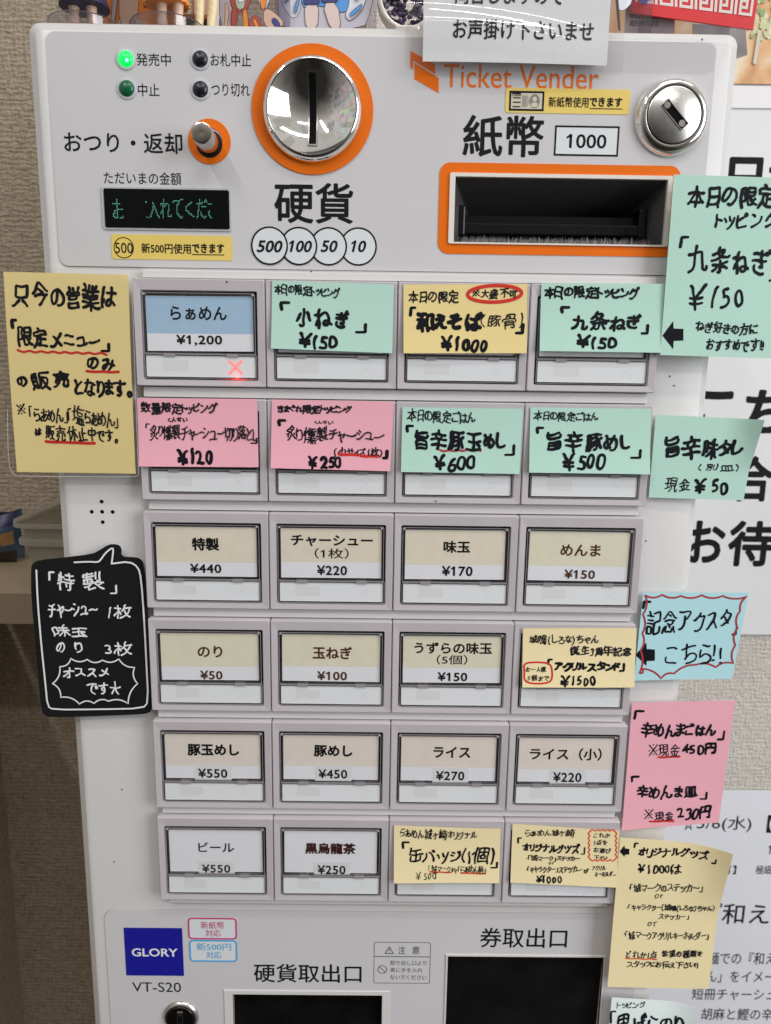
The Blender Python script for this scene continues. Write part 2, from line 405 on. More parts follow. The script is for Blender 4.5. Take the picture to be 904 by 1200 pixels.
def ribbon(mb, P, w, yf, mi=0, taper=.0, rng=None):
    """a flat round-ended marker stroke through plane points P"""
    P = np.asarray(P, float)
    if len(P) == 2: P = np.array([P[0], (P[0]+P[1])/2, P[1]])
    d = np.gradient(P, axis=0); L = np.hypot(d[:,0], d[:,1]); L[L==0] = 1e-9; t = d/L[:,None]; nrm = np.stack([-t[:,1], t[:,0]],1)
    n = len(P); ws = np.full(n, w/2)
    if rng is not None: ws = ws*(1+.16*np.sin(np.linspace(0, rng.uniform(2,5), n)+rng.uniform(0,6)))
    if taper: ws = ws*(1-taper*np.linspace(0,1,n)**2)
    Lf = P+nrm*ws[:,None]; Rt = P-nrm*ws[:,None]
    mb.k += 1; lift = mb.k*2.5e-6
    loop = [*Lf]
    th = math.atan2(t[-1,1],t[-1,0])
    cap1 = [P[-1]+ws[-1]*np.array([math.cos(th+a),math.sin(th+a)]) for a in (1.05,.52,0,-.52,-1.05)]
    th = math.atan2(-t[0,1],-t[0,0])
    cap0 = [P[0]+ws[0]*np.array([math.cos(th+a),math.sin(th+a)]) for a in (1.05,.52,0,-.52,-1.05)]
    V = [*Lf, *Rt, *cap1, *cap0]
    fs = [(i+n, i+1+n, i+1, i) for i in range(n-1)]
    fs.append((n-1, 2*n-1, 2*n+4, 2*n+3, 2*n+2, 2*n+1, 2*n)[::1]); fs.append((n, 0, 2*n+9, 2*n+8, 2*n+7, 2*n+6, 2*n+5))
    rise = [*(np.arange(n)/n*2.2e-6), *(np.arange(n)/n*2.2e-6), *([2.2e-6]*5), *([0]*5)]
    mb.add([(p[0], yf(p[0],p[1])-lift-e, p[1]) for p, e in zip(V, rise)], fs, mi)
def smooth_line(P, it=2, closed=False):
    P = np.asarray(P, float)
    for _ in range(it):
        Q = []; n = len(P)
        rg = range(n if closed else n-1)
        if not closed: Q.append(P[0])
        for i in rg:
            a, b = P[i], P[(i+1)%n]; Q += [a*.75+b*.25, a*.25+b*.75]
        if not closed: Q.append(P[-1])
        P = np.array(Q)
    return P

class Note:
    """a sheet of paper: photo corners TL, TR, BR, BL on the plane at depth Y, with an optional curl toward the viewer"""
    def __init__(s, quad, Y, bend=None):
        s.Y = Y; s.q = [np.array(at(*p, Y)) for p in quad]; s.bend = bend or (lambda u,v: 0.0)
        s.black = MB(); s.n = 0; s.redm = M_RED
    def pos(s, u, v):
        a, b, c, d = s.q; return (a*(1-u)+b*u)*(1-v)+(d*(1-u)+c*u)*v
    def inv(s, x, z):
        u = v = .5
        for _ in range(6):
            p = s.pos(u,v); e = np.array([x,z])-p
            J = np.stack([(s.pos(u+1e-4,v)-p)/1e-4, (s.pos(u,v+1e-4)-p)/1e-4],1)
            du, dv = np.linalg.solve(J, e); u += du; v += dv
        return u, v
    def surf(s, x, z):
        u, v = s.inv(x,z); return s.Y - .00012 - s.bend(min(max(u,-.05),1.05), min(max(v,-.05),1.05))
    def sheet(s, name, m, nu=14, nv=14, th=.00016, corners=None):
        mb = MB(); V = []; 
        for j in range(nv+1):
            for i in range(nu+1):
                u, v = i/nu, j/nv; p = s.pos(u,v); V.append((p[0], s.Y-s.bend(u,v), p[1]))
        n = len(V); V += [(x,y+th,z) for x,y,z in V]; w = nu+1; fs = []
        for j in range(nv):
            for i in range(nu):
                a = j*w+i; fs += [(a, a+w, a+w+1, a+1), (n+a, n+a+1, n+a+w+1, n+a+w)]
        edge = [i for i in range(nu)] + [j*w+nu for j in range(nv)] + [nv*w+nu-i for i in range(nu)] + [(nv-j)*w for j in range(nv)]
        for k in range(len(edge)):
            a, b = edge[k], edge[(k+1)%len(edge)]; fs.append((a, b, n+b, n+a))
        mb.add(V, fs); o = mb.build(name, m, smooth=40); s.o = o; return o
    def write(s, text, rect, w, rise=0.0, which=None, loose=.13):
        s.n += 1; rng = np.random.default_rng(abs(hash_(text))+s.n)
        st = layout(text, rng, loose)
        A = np.concatenate(st); lo, hi = A.min(0), A.max(0)
        x0, z0, x1, z1 = R(*rect, s.Y); k = pxm(s.Y); pad = w*k/2
        x0 += pad; x1 -= pad; z0 += pad; z1 -= pad
        mb = which or MB(); own = which is None; wide = w > 2.2; w = w*(.95 if wide else 1.0)
        if text in '「」': w *= 1.2
        for P in st:
            Q = np.stack([x0+(P[:,0]-lo[0])/max(hi[0]-lo[0],1e-6)*(x1-x0), z0+(P[:,1]-lo[1])/max(hi[1]-lo[1],1e-6)*(z1-z0)],1)
            Q[:,1] += rise*k*((Q[:,0]-x0)/max(x1-x0,1e-6)-.5)
            ribbon(mb, Q, w*k*rng.uniform(.92,1.08), s.surf, rng=rng)
        if own: mb.build('handwritten_line', M_INK if wide else M_THININK, s.o)
    def line(s, pts, w, which=None, closed=False, it=2, wob=0.0):
        P = np.array([at(*p, s.Y) for p in pts])
        P = smooth_line(P, it, closed)
        if closed: P = np.vstack([P, P[:1], P[1:2]])
        mb = which or MB(); mb.k += s.n; ribbon(mb, P, w*pxm(s.Y), s.surf)
        if which is None: mb.build('red_marking', s.redm, s.o)
    def wavy(s, x0, y0, x1, y1, w, n, amp, which=None):
        s.line([(x0+(x1-x0)*i/n, y0+(y1-y0)*i/n+(amp if i%2 else -amp)) for i in range(n+1)], w, which)
    def cusps(s, pts, bulge, w, which=None):
        P = []; n = len(pts); c = np.mean(np.array(pts),0)
        for i in range(n):
            a, b = np.array(pts[i],float), np.array(pts[(i+1)%n],float); m = (a+b)/2; d = c-m; t = (b-a)/np.hypot(*(b-a)); nn = np.array([-t[1],t[0]])
            if nn@d < 0: nn = -nn
            for k in range(7): u = k/7; P.append(tuple(a*(1-u)+b*u+nn*bulge*4*u*(1-u)))
        s.line(P+[P[0]], w, which, it=0)
    def arrow(s, tip, hx, hy0, hy1, ex, sy0, sy1):
        pts = [(tip[0],tip[1]),(hx,hy1),(hx+.5,sy1),(ex,sy1-.5),(ex,sy0+.5),(hx+.5,sy0),(hx,hy0)]
        P = [at(*p, s.Y) for p in pts]; s.black.k += 1; l = s.black.k*2.5e-6
        s.black.add([(x, s.surf(x,z)-l, z) for x,z in P], [(0,1,2,5,6),(2,3,4,5)])
    def done(s, red=None, ink=None):
        # ink lies on the paper: its strokes are children of the sheet
        if s.black.f: s.black.build('arrow', ink or M_INK, s.o)
        return s.o
def hash_(t):
    h = 17
    for c in t: h = (h*31+ord(c)) % 1000003
    return h

# ------------------------------------------------------------------ the setting: walls and shelf
WY = 0.20
def wall(name, m, x0, x1, label, y0=WY, y1=WY+.08):
    mb = MB().box(x0, x1, y0, y1, -1.25, 1.15); o = mb.build(name, m); return tag(o, label, 'wall')
W_L = weave('brown_woven_wallpaper', (.52,.43,.325), (.30,.235,.165))  # left stretch of the same wallpaper, shade mixed into its browner colour
W_R = weave('pale_woven_wallpaper', (.76,.715,.66), (.585,.54,.485), .22, .20)
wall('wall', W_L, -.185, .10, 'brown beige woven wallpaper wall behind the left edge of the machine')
wall('wall', W_R, .10, 1.3, 'pale woven wallpaper wall behind the notes on the right of the machine')
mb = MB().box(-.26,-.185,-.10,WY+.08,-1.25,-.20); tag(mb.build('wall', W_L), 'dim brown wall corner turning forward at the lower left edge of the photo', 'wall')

# ------------------------------------------------------------------ the ticket machine
XL, XR, ZT, ZB = -.0440, .2690, .1085, -.560
machine = root('ticket_machine', ((XL+XR)/2, .09, ZB), 'white and lilac meal ticket machine with a grid of menu buttons and chrome coin slot', 'ticket machine')
mb = MB()
prof = [(.0058,0,.0035),(.0051,.0003,.0037),(.0046,.0012,.0039),(.0018,.0030,.0046),(.0008,.0046,.0050),(0,.008,.0055),(0,.165,.0055)]
rings = [rrect(XL+i, ZB+i, XR-i, ZT-i, r) for i, y, r in prof]
n = len(rings[0]); V = [(x,prof[k][1],z) for k,rg in enumerate(rings) for x,z in rg]
fs = [tuple(range(n)), tuple(range(len(V)-1, len(V)-n-1, -1))]
for k in range(len(rings)-1):
    for i in range(n):
        j = (i+1)%n; fs.append((k*n+i, (k+1)*n+i, (k+1)*n+j, k*n+j))
mb.add(V, fs); body = mb.build('body', M_BODY, machine, smooth=35)
slot = R(532.5,209.5,779,286,0); tray = R(275,1164.5,447,1300,0); outlet = R(522,1119.7,701,1290,0)
tray = (tray[0], tray[3]-.058, tray[2], tray[3]); outlet = (outlet[0], outlet[3]-.072, outlet[2], outlet[3])
def bx(r, y0, y1, e=0): return (r[0]-e, r[2]+e, y0, y1, r[1]-e, r[3]+e)
cut(body, [MB().prism(circ(*at(366.5,129.2,-.0007), .0190, 64), -.01, .012), bx(slot,-.01,.034), bx(tray,-.01,.045), bx(outlet,-.01,.045)])
# header film with printing
hx0, hx1 = -.0340, .2572
def seam(x0,z0,x1,z1,r,name='panel_seam'): return MB().ring(rrect(x0-.00022,z0-.00022,x1+.00022,z1+.00022,r), rrect(x0,z0,x1,z1,r-.0002), -.00004, .0001).build(name, mat('seam_grey',(.30,.29,.29),.6), machine)
seam(-.0340,.0052,.2572,.1025,.0042); hz1 = .1025; hz0 = .0052
mb = MB().prism(rrect(hx0, hz0, hx1, hz1, .004), -.0007, .0002); header = mb.build('header_panel', M_PANEL, machine)
def well(): return MB().prism(circ(*at(366.5,129.2,-.0007), .0190, 64), -.01, .012)
cut(header, [bx(slot,-.01,.034), well()])
YH = -.0007
for t, r, o_ in (('発売中',(160,62.6,200.5,77.4),.004),('中止',(162,98,187,113),.004),('お札中止',(247,63,294.5,78),.004),('つり切れ',(248,97.7,293,113),.004),
              ('ただいまの金額',(122,201.5,212.7,216.3),.004)):
    mb = MB(); put_text(mb, t, r, YH, offset=o_); mb.build('indicator_lettering', M_BLACK, header)
mb = MB(); put_text(mb, 'おつり・返却', (75.5,155.2,214,179.5), YH, offset=.012); mb.build('return_lettering', M_BLACK, header)
mb = MB(); put_text(mb, '硬貨', (321.6,214,414.2,262), YH, offset=.017); mb.build('coin_lettering', M_BLACK, header)
mb = MB(); put_text(mb, '紙幣', (542.7,135,637.4,184.2), YH, offset=.017); mb.build('banknote_lettering', M_BLACK, header)
mb = MB()
for a, b, c in (((485.8,73.5),(514,91.5),None),):
    pts = [at(*p,YH) for p in ((485.8,92.6),(514.3,109.3),(514.3,91.5),(485.8,73.3))]; mb.prism(pts, YH-.00012, YH)
    pts = [at(*p,YH) for p in ((481,79),(484.4,81),(484.4,70.6),(481,59.5))]; mb.prism(pts, YH-.00012, YH)
    pts = [at(*p,YH) for p in ((484.4,70.6),(510.2,87),(510.2,75.5),(481,59.5))]; mb.prism(pts, YH-.00012, YH)
put_text(mb, 'Ticket Vender', (520.4,76.5,701.8,104), YH, offset=.002)
mb.build('ticket_emblem', M_ORANGE, header, label='orange folded ticket mark and words above the banknote slot')
# coin value circles
mb = MB()
for k, (cx, cy, t, tx) in enumerate(((420.3,289,'10',(412,281.5,429.5,295.6)),(385.4,288.8,'50',(376,281.5,396,295.6)),(350.6,288.5,'100',(339.3,281.5,366,295.6)),(316.2,288.1,'500',(301,281.6,331.5,295.8)))):
    x, z = at(cx,cy,YH); r = .00820
    y = YH-.0001-k*.00008
    mb.prism(circ(x,z,r,56), y, YH+.0001*0+YH*0, 1) if False else mb.add([(a,y,b) for a,b in circ(x,z,r,56)], [tuple(range(56))], 1)
    mb.ring(circ(x,z,r+.0002,56), circ(x,z,r-.00055,56), y-.00003, y-.00001, 0)
    put_text(mb, t, tx, y, 0, offset=.022, shear=.22)
mb.build('coin_value_circles', [M_BLACK, mat('pale_print',(.70,.73,.75),.4)], header, label='four overlapping circles reading 500 100 50 10')
mb = MB()
x0,z0,x1,z1 = R(650,147.5,725.4,183,YH); k = .00075
mb.ring([(x0,z0),(x1,z0),(x1,z1),(x0,z1)], [(x0+k,z0+k),(x1-k,z0+k),(x1-k,z1-k),(x0+k,z1-k)], YH-.00014, YH, 0)
mb.add([(a,YH-.00006,b) for a,b in ((x0+k,z0+k),(x1-k,z0+k),(x1-k,z1-k),(x0+k,z1-k))], [(0,1,2,3)], 1)
put_text(mb, '1000', (664,157,711,174), YH, 0, offset=.016)
mb.build('banknote_value_box', [M_BLACK, MATS['pale_print']], header)
# indicator lamps
for cx, cy, col, em, lab in ((148,69.5,(.01,.5,.08),1.15,'lit bright green lamp'),(149,104,(.004,.115,.045),0,'unlit dark green lamp'),(235,69.5,(.010,.012,.016),0,None),(235.3,105,(.010,.012,.016),0,None)):
    x, z = at(cx,cy,YH)
    nm = 'lamp_lens_%s' % ('green' if em else 'dkgreen' if cy>100 and cx<200 else 'black')
    m = mat(nm, col, .25, emit=(.0,.95,.10) if em else None, estr=em)
    l = MB().lathe([(.0034,YH),(.0034,YH-.0004),(.0031,YH-.0010),(.0022,YH-.0016),(.0010,YH-.0019),(0.00001,YH-.0020)], x, z, 32).build('indicator_lamp', m, machine, smooth=60, label=lab)
    MB().lathe([(.0043,YH),(.0043,YH-.0004),(.0034,YH-.0005),(.0034,YH)][::1], x, z, 32).build('bezel', mat('lamp_bezel',(.55,.58,.63),.35), l, smooth=40)
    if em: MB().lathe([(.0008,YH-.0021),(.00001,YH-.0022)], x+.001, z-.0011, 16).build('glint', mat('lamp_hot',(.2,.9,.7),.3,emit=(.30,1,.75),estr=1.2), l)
# coin return lever
x, z = at(245.7,166,YH)
esc = MB().lathe([(.0094,YH),(.0094,YH-.0004),(.0058,YH-.0004),(.0056,YH+.0002)], x, z, 56)
lever = MB()
x2, z2 = at(245.8,169,YH); xt, zt = at(236.6,156.0,-.016)
sx, sz = (xt-x2)/.0165, (zt-z2)/.0165
lever.lathe([(.0046,YH+.001),(.0046,-.0155),(.0043,-.0166),(.0036,-.0168),(.00001,-.0165)], x2+sx*YH, z2+sz*YH, 40, axis=(sx,sz))
lv = lever.build('return_lever', mat('lever_steel',(.58,.54,.49),.19,1.0,nscale=160,namt=.15), machine, smooth=45)
esc.build('escutcheon', M_ORANGE, lv)
MB().lathe([(.0058,YH-.00042),(.00001,YH-.00045)], x2, z2, 40).build('lever_hole', M_DARK, lv)
# money display
mb = MB(); r = R(120.5,220,271,270,YH); mb.prism(rrect(*r,.0012), YH-.0006, YH)
disp = mb.build('money_display', mat('display_bezel',(.50,.50,.55),.35), machine)
mb = MB(); r = R(123.4,222.3,269.3,267.8,YH); mb.prism(rrect(*r,.0007), YH-.0009, YH-.0005); scr = mb.build('screen', M_GLOSSBLACK, disp)
mb = MB()
def dots(ch, rect, cols=None, rows=14, ncol=11, drop=None):
    g = raster(ch); ys, xs = np.nonzero(g); y0,y1,xa,xb = ys.min(),ys.max(),xs.min(),xs.max()
    sk = thin(g); a0,b0,a1,b1 = R(*rect, YH); pw = (a1-a0)/ncol; ph = (b1-b0)/rows
    hit = set()
    for y, x in zip(*np.nonzero(sk)):
        hit.add((min(ncol-1,int((x-xa)/(xb-xa+1)*ncol)), min(rows-1,int((y-y0)/(y1-y0+1)*rows))))
    for i, j in hit:
        if drop and drop(i/ncol, j/rows): continue
        x, z = a0+(i+.5)*pw, b0+(j+.5)*ph; mb.add([(x-pw*.32,YH-.00102,z-ph*.34),(x+pw*.32,YH-.00102,z-ph*.34),(x+pw*.32,YH-.00102,z+ph*.34),(x-pw*.32,YH-.00102,z+ph*.34)], [(0,1,2,3)])
dots('お',(133,233.5,150,256.5), drop=lambda u,v: u>.68)
for i, ch in enumerate('入れてくだ'): dots(ch, (175+i*14.0,233.5,187.8+i*14.0,256.5))
dots('さ',(244.5,234,257,256.5), drop=lambda u,v: u>.35)
dots('：',(171.5,236,173.5,256), ncol=2, rows=8)
mb.build('display_text', mat('display_glow',(.02,.05,.04),.4,emit=(.16,.62,.47),estr=.55), scr)
# yellow stickers
def sticker(rect, label):
    r = R(*rect, YH); return MB().prism(rrect(*r,.0012), YH-.00022, YH).build('sticker', M_YELLOWSTICK, machine, label=label)
st1 = sticker((131,275.5,272.5,304.5), 'yellow strip reading new 500 yen coins usable, under the display')
mb = MB(); x, z = at(145.5,290.4,YH); Ys = YH-.00022
mb.ring(circ(x,z,.0046,40), circ(x,z,.0042,40), Ys-.00006, Ys, 0)
put_text(mb,'500',(135.2,284.3,156,296.8),Ys,offset=.004); mb.build('coin_mark', M_BLACK, st1); mb = MB(); put_text(mb,'新500円使用',(166,285.2,224,297.2),Ys,offset=.016); put_text(mb,'できます',(225.3,285.4,263,296.6),Ys,offset=.034)
a = R(225.3,298,263,299,Ys); mb.prism([(a[0],a[1]),(a[2],a[1]),(a[2],a[3]),(a[0],a[3])],Ys-.0001,Ys)
mb.build('lettering', M_BLACK, st1)
st2 = sticker((592.5,104,738.5,133.3), 'yellow strip with a banknote picture reading new notes usable')
mb = MB(); a = R(597,106.7,637.8,130,Ys)
mb.ring([(a[0],a[1]),(a[2],a[1]),(a[2],a[3]),(a[0],a[3])],[(a[0]+.0008,a[1]+.0008),(a[2]-.0008,a[1]+.0008),(a[2]-.0008,a[3]-.0008),(a[0]+.0008,a[3]-.0008)],Ys-.0001,Ys,0)
mb.prism([(a[0]+.0008,a[1]+.0008),(a[2]-.0008,a[1]+.0008),(a[2]-.0008,a[3]-.0008),(a[0]+.0008,a[3]-.0008)],Ys-.00004,Ys,1)
cx_, cz_ = (a[0]+a[2])/2, (a[1]+a[3])/2
mb.prism(circ(cx_+.0035,cz_,.0023,24,.0029),Ys-.00008,Ys,2); mb.prism(circ(cx_+.0035,cz_+.0008,.0010,16),Ys-.0001,Ys,1); mb.prism(circ(cx_+.0035,cz_-.0015,.0015,16,.001),Ys-.0001,Ys,1)
mb.prism(circ(cx_,cz_,.0012,20,.0024),Ys-.00008,Ys,3)
for i in range(4): mb.box(a[0]+.0016,a[0]+.0050,Ys-.00009,Ys,a[1]+.0014+i*.0018,a[1]+.0019+i*.0018,0)
for i in range(5): mb.box(a[0]+.0056+i*.0004,a[0]+.0058+i*.0004,Ys-.00009,Ys,a[1]+.0016,a[3]-.0018,2)
put_text(mb,'1000',(600,108.5,611,113),Ys,0,offset=.02); NM = [M_BLACK, mat('note_print_pale',(.62,.56,.44),.5), mat('note_print_grey',(.22,.21,.20),.5), mat('note_print_mid',(.40,.38,.33),.5)]; mb.build('banknote_picture', NM, st2); mb = MB(); put_text(mb,'新紙幣使用',(643,113.6,690,125.9),Ys,offset=.012); put_text(mb,'できます',(691,114,729.5,125.3),Ys,offset=.034)
b = R(691,127,729.5,128,Ys); mb.prism([(b[0],b[1]),(b[2],b[1]),(b[2],b[3]),(b[0],b[3])],Ys-.0001,Ys)
mb.build('lettering', M_BLACK, st2)
# coin slot: orange disc, chrome rim and a concave dish
x, z = at(366.5,129.2,YH); ro = .02670
cslot = MB().lathe([(ro,YH),(ro,YH-.0006),(.0215,YH-.0006),(.0215,YH)], x, z, 96).build('coin_slot', M_ORANGE, machine, smooth=40)
MB().lathe([(.0222,YH),(.0222,YH-.0012),(.0218,YH-.0024),(.0206,YH-.0044),(.0199,YH-.0050),(.0194,YH-.0050),(.0192,YH-.0044)], x, z, 96).build('rim', M_CHROME, cslot, smooth=50)
def bowl(r): return YH-.0044+.0078*(1-(r/.0193)**2)
MB().lathe([(.0193*math.cos(i*math.pi/2/28),bowl(.0193*math.cos(i*math.pi/2/28))) for i in range(28)]+[(.00001,bowl(0))], x, z, 96).build('dish', M_CHROME, cslot, smooth=80)
def strip(x0,x1,z0,z1,lift,n=40):
    V=[];
    for j in range(n+1):
        zz = z0+(z1-z0)*j/n
        for xx in (x0,x1): V.append((x+xx, bowl(math.hypot(xx,zz))-lift, z+zz))
    return V, [(2*j,2*j+1,2*j+3,2*j+2) for j in range(n)]
mb = MB()
for a,b in ((-.00205,-.00155),(.00155,.00205)): mb.add(*strip(a,b,-.0143,.0148,.00045))
mb.add(*strip(-.00205,.00205,-.0147,-.0142,.00046,2)); mb.add(*strip(-.00205,.00205,.0147,.0151,.00046,2))
mb.build('slot_edge', M_STEEL, cslot)
mb = MB(); mb.add(*strip(-.00155,.00155,-.0142,.0147,.0003)); mb.build('slot_opening', mat('void_black',(.003,.003,.003),.8,spec=.1), cslot)
# bill slot
a = R(514.3,192.4,794.5,299.3,YH); b = R(526.3,204.7,785,287.6,YH)
k = 6
mb = MB().ring(rrect(*a,.0048,k), rrect(*b,.0010,k), YH-.0003, YH)
bslot = mb.build('banknote_slot', M_ORANGE, machine)
mb = MB().ring(rrect(*b,.0009,k), rrect(slot[0],slot[1],slot[2],slot[3],.0004,k), YH-.0011, YH+.004)
mb.build('frame', M_CREAM, bslot, bevel=0)
s0,s1,s2,s3 = slot
mb = MB()   # throat: sloping roof, sides, back
mb.add([(s0,.0005,s3),(s2,.0005,s3),(s2-.010,.030,s3-.0125),(s0+.010,.030,s3-.0125)],[(0,1,2,3)],0)
mb.add([(s0,.0005,s1),(s0,.0005,s3),(s0+.010,.030,s3-.0125),(s0+.010,.030,s1)],[(0,1,2,3)],0)
mb.add([(s2,.0005,s1),(s2,.0005,s3),(s2-.010,.030,s3-.0125),(s2-.010,.030,s1)],[(3,2,1,0)],0)
mb.add([(s0,.0005,s1+.0002),(s2,.0005,s1+.0002),(s2-.010,.030,s1+.0002),(s0+.010,.030,s1+.0002)],[(3,2,1,0)],1)
mb.add([(s0+.010,.030,s1),(s2-.010,.030,s1),(s2-.010,.030,s3-.0125),(s0+.010,.030,s3-.0125)],[(0,1,2,3)],1)
mb.build('throat', [mat('throat_grey',(.075,.07,.072),.38,nscale=60,namt=.1), M_DARK], bslot)
h = s3-s1; 
mb = MB()
mb.box(s0+.0035,s2-.0060,.0100,.0300,s1+h*.19,s1+h*.37); mb.box(s0+.0060,s2-.0085,.0150,.0305,s1+h*.37,s1+h*.53)
mb.box(s0+.0025,s0+.0060,.0090,.0300,s1+h*.16,s1+h*.64); mb.box(s2-.0085,s2-.0050,.0090,.0300,s1+h*.16,s1+h*.62)
mb.build('mouth_lips', mat('gloss_lips',(.006,.006,.007),.28,spec=.35), bslot, bevel=.0007)
mb = MB(); rng = random.Random(3)
nb_ = 230
for i in range(nb_):
    for j in range(8):
        xx = s0+.004+(s2-s0-.008)*(i+rng.random())/nb_; yy = .003+j*.0015+rng.random()*.002; zz = s1+.0004
        hh = h*(.07+.075*rng.random()**2); w_ = .00020
        mb.add([(xx-w_,yy,zz),(xx+w_,yy,zz),(xx+rng.uniform(-.0010,.0010),yy+rng.uniform(-.0012,.0008),zz+hh)],[(0,1,2)], rng.randrange(3))
mb.build('dust_brush', [mat('brush_a',(.20,.185,.18),.9), mat('brush_b',(.33,.31,.30),.9), mat('brush_c',(.11,.10,.10),.9)], bslot)
# service lock, upper right
def lock(cx, cy, Rr, rf, hgt, fx, fy, ang, name, dark=False):
    x, z = at(cx,cy,YH); x1, z1 = at(fx,fy,YH-hgt)
    o = MB().lathe([(Rr,.0003),(Rr,-hgt*.16),(Rr*.988,-hgt*.36),(Rr*.955,-hgt*.60),(Rr*.90,-hgt*.84),(Rr*.835,-hgt*.99),(rf*1.07,-hgt*1.02),(rf*1.03,-hgt),(rf*1.02,-hgt+.0006)], x, z, 80).build(name, M_CHROME if not dark else M_STEEL, machine, smooth=50)
    MB().lathe([(rf*1.03,-hgt+.0003),(rf*.985,-hgt+.0003)], x, z, 64).build('seam', M_DARK, o)
    MB().lathe([(rf*.985,-hgt+.0012),(rf*.98,-hgt-.0002),(rf*.95,-hgt-.0004),(.00001,-hgt-.0004)], x, z, 64).build('lock_face', (M_STEEL if not dark else mat('dark_steel',(.09,.085,.085),.3,1.0)), o, smooth=40)
    mb = MB(); yk = -hgt-.0004; c, s = math.cos(ang), math.sin(ang)
    def rr(a,b,w0,w1): return [(x+c*p-s*q, z+s*p+c*q) for p,q in ((a,w0),(b,w0),(b,w1),(a,w1))]
    L = rf*.56; w = rf*.15
    mb.add([(p[0],yk-.00008,p[1]) for p in rr(-L,L,-w,w)],[(0,1,2,3)],0)
    e = .00032
    for q in (rr(-L-e,L+e,w,w+e), rr(-L-e,L+e,-w-e,-w), rr(-L-e,-L,-w,w), rr(L,L+e,-w,w)): mb.prism(q, yk-.0005, yk+.0001, 1)
    mb.prism([(x+c*(-L*.78)+p, z+s*(-L*.78)+q) for p,q in circ(0,0,w*.78,16)], yk-.0004, yk, 1)
    mb.prism([(x+c*(L*.74)+p, z+s*(L*.74)+q) for p,q in circ(0,0,w*.80,16)], yk-.0004, yk, 1)
    mb.build('keyhole', [MATS['void_black'], M_STEEL], o)
    return o
lock(786.6,137.9,.0164,.0119,.0046,789.5,134,math.radians(-46),'door_lock')
# button bank
bw, bh, pit = .060, .0483, .0535665
bank = MB()
for r in range(7):
    zt = -(r-1)*pit-bh if r else .0040
    zb = -r*pit if r < 6 else -(5*pit+bh)-.0044
    bank.box(.0022 if r not in (0,6) else .0040, .2378, -.0036, .0004, zb+.0003, zt-.0003)
bank = bank.build('button_bank_rails', mat('rail_plastic',(.70,.685,.68),.4,nscale=30,namt=.02), machine, bevel=.0003)
MB().box(.0023,.2377,-.0015,.0003,-(5*pit+bh)+.0002,-.0003).build('button_bank_back', M_DGREY, machine)
LAM = [  # name, its photo box, price, its box, band, ink, bold
 [('らぁめん',(200,359,266.2,375.3),'¥1,200',(207,392.6,260.6,405.2),M_BLUEBAND,M_BLACK,.012),None,None,None],[None]*4,
 [('特製',(225,630,257,645.3),'¥440',(223.2,660.6,259.7,671.4),M_CREAMBAND,M_BLACK,.03),('チャーシュー',(341.3,627,437.2,640.2),'¥220',(371.8,662.5,407,674),M_CREAMBAND,M_BLACK,.02),
  ('味玉',(520,633.8,551.4,648),'¥170',(518,663.2,554,675),M_CREAMBAND,M_BLACK,.022),('めんま',(657,637.8,704.2,651.8),'¥150',(661.7,667.6,697.6,678.2),M_OLIVEBAND,M_BROWNTXT,.015)],
 [('のり',(231.8,756.8,261,770.4),'¥50',(235,785.7,261,796.2),M_OLIVEBAND,M_BROWNTXT,.015),('玉ねぎ',(366.5,757.6,412.8,772.2),'¥100',(372.2,786.6,407,797),M_OLIVEBAND,M_BROWNTXT,.018),
  ('うずらの味玉',(485.8,752.6,577,766.4),'¥150',(513,787.7,547.8,798.2),M_OLIVEBAND,M_BLACK,.018),None],
 [('豚玉めし',(220,871.8,280.5,885.6),'¥550',(232.5,900.6,266.7,911.4),M_BEIGEBAND,M_BLACK,.03),('豚めし',(368,873,413.4,886.8),'¥450',(373.5,901.4,407.3,912.2),M_BEIGEBAND,M_BLACK,.03),
  ('ライス',(508,874.9,551.5,888.2),'¥270',(511,903.5,544.4,914.4),M_BEIGEBAND,M_BLACK,.02),('ライス（小）',(621,876.4,705.5,891),'¥220',(648.3,904.9,681.6,916.4),M_BEIGEBAND,M_BLACK,.015)],
 [('ビール',(232.6,987,274.6,998.4),'¥550',(237,1012.9,270.2,1022.3),None,M_GREYTXT,.012),('黒烏龍茶',(357.7,987.7,417,1000.8),'¥250',(372.5,1013.8,405.3,1024.2),None,M_DKREDTXT,.034),None,None]]
SUBT = {(2,1):('（1枚）',(369,642.4,409,654.6)), (3,2):('（5個）',(512,767.4,548,778.8))}
LBL = {}
YF = -.0070
def add_lip(mb):   # lilac bezel with a sloping inner lip, about the origin at its top left corner
    k = 4
    o1 = rrect(.00015,-bh+.00015,bw-.00015,-.00015,.0006,k); o2 = rrect(.0006,-bh+.0006,bw-.0006,-.0006,.0006,k); i1 = rrect(.0034,-.0453,.0564,-.0052,.0009,k); i2 = rrect(.0037,-.0450,.0561,-.0055,.0007,k)
    n = len(o1); lv = [(o1,-.0015),(o1,YF+.0008),(o2,YF),(i1,YF+.0004),(i2,YF+.0012),(i2,-.0016)]
    V = [(x,y,z) for ring,y in lv for x,z in ring]
    mb.add(V, [(a*n+i, a*n+(i+1)%n, (a+1)*n+(i+1)%n, (a+1)*n+i) for a in range(len(lv)-1) for i in range(n)])
protos = {}
mb = MB(); add_lip(mb); mb.v = [(a,b,c) for a,b,c in mb.v]
def local_mesh(mb, name, mats, smooth=None):
    me = bpy.data.meshes.new(name); me.from_pydata(mb.v, [], mb.f)
    for m in (mats if isinstance(mats,list) else [mats]): me.materials.append(m)
    me.polygons.foreach_set('material_index', mb.m)
    if smooth: me.polygons.foreach_set('use_smooth',[True]*len(mb.f)); me.update(); me.set_sharp_from_angle(angle=math.radians(smooth))
    return me
protos['bezel'] = local_mesh(mb, 'menu_button', M_LILAC, 30)
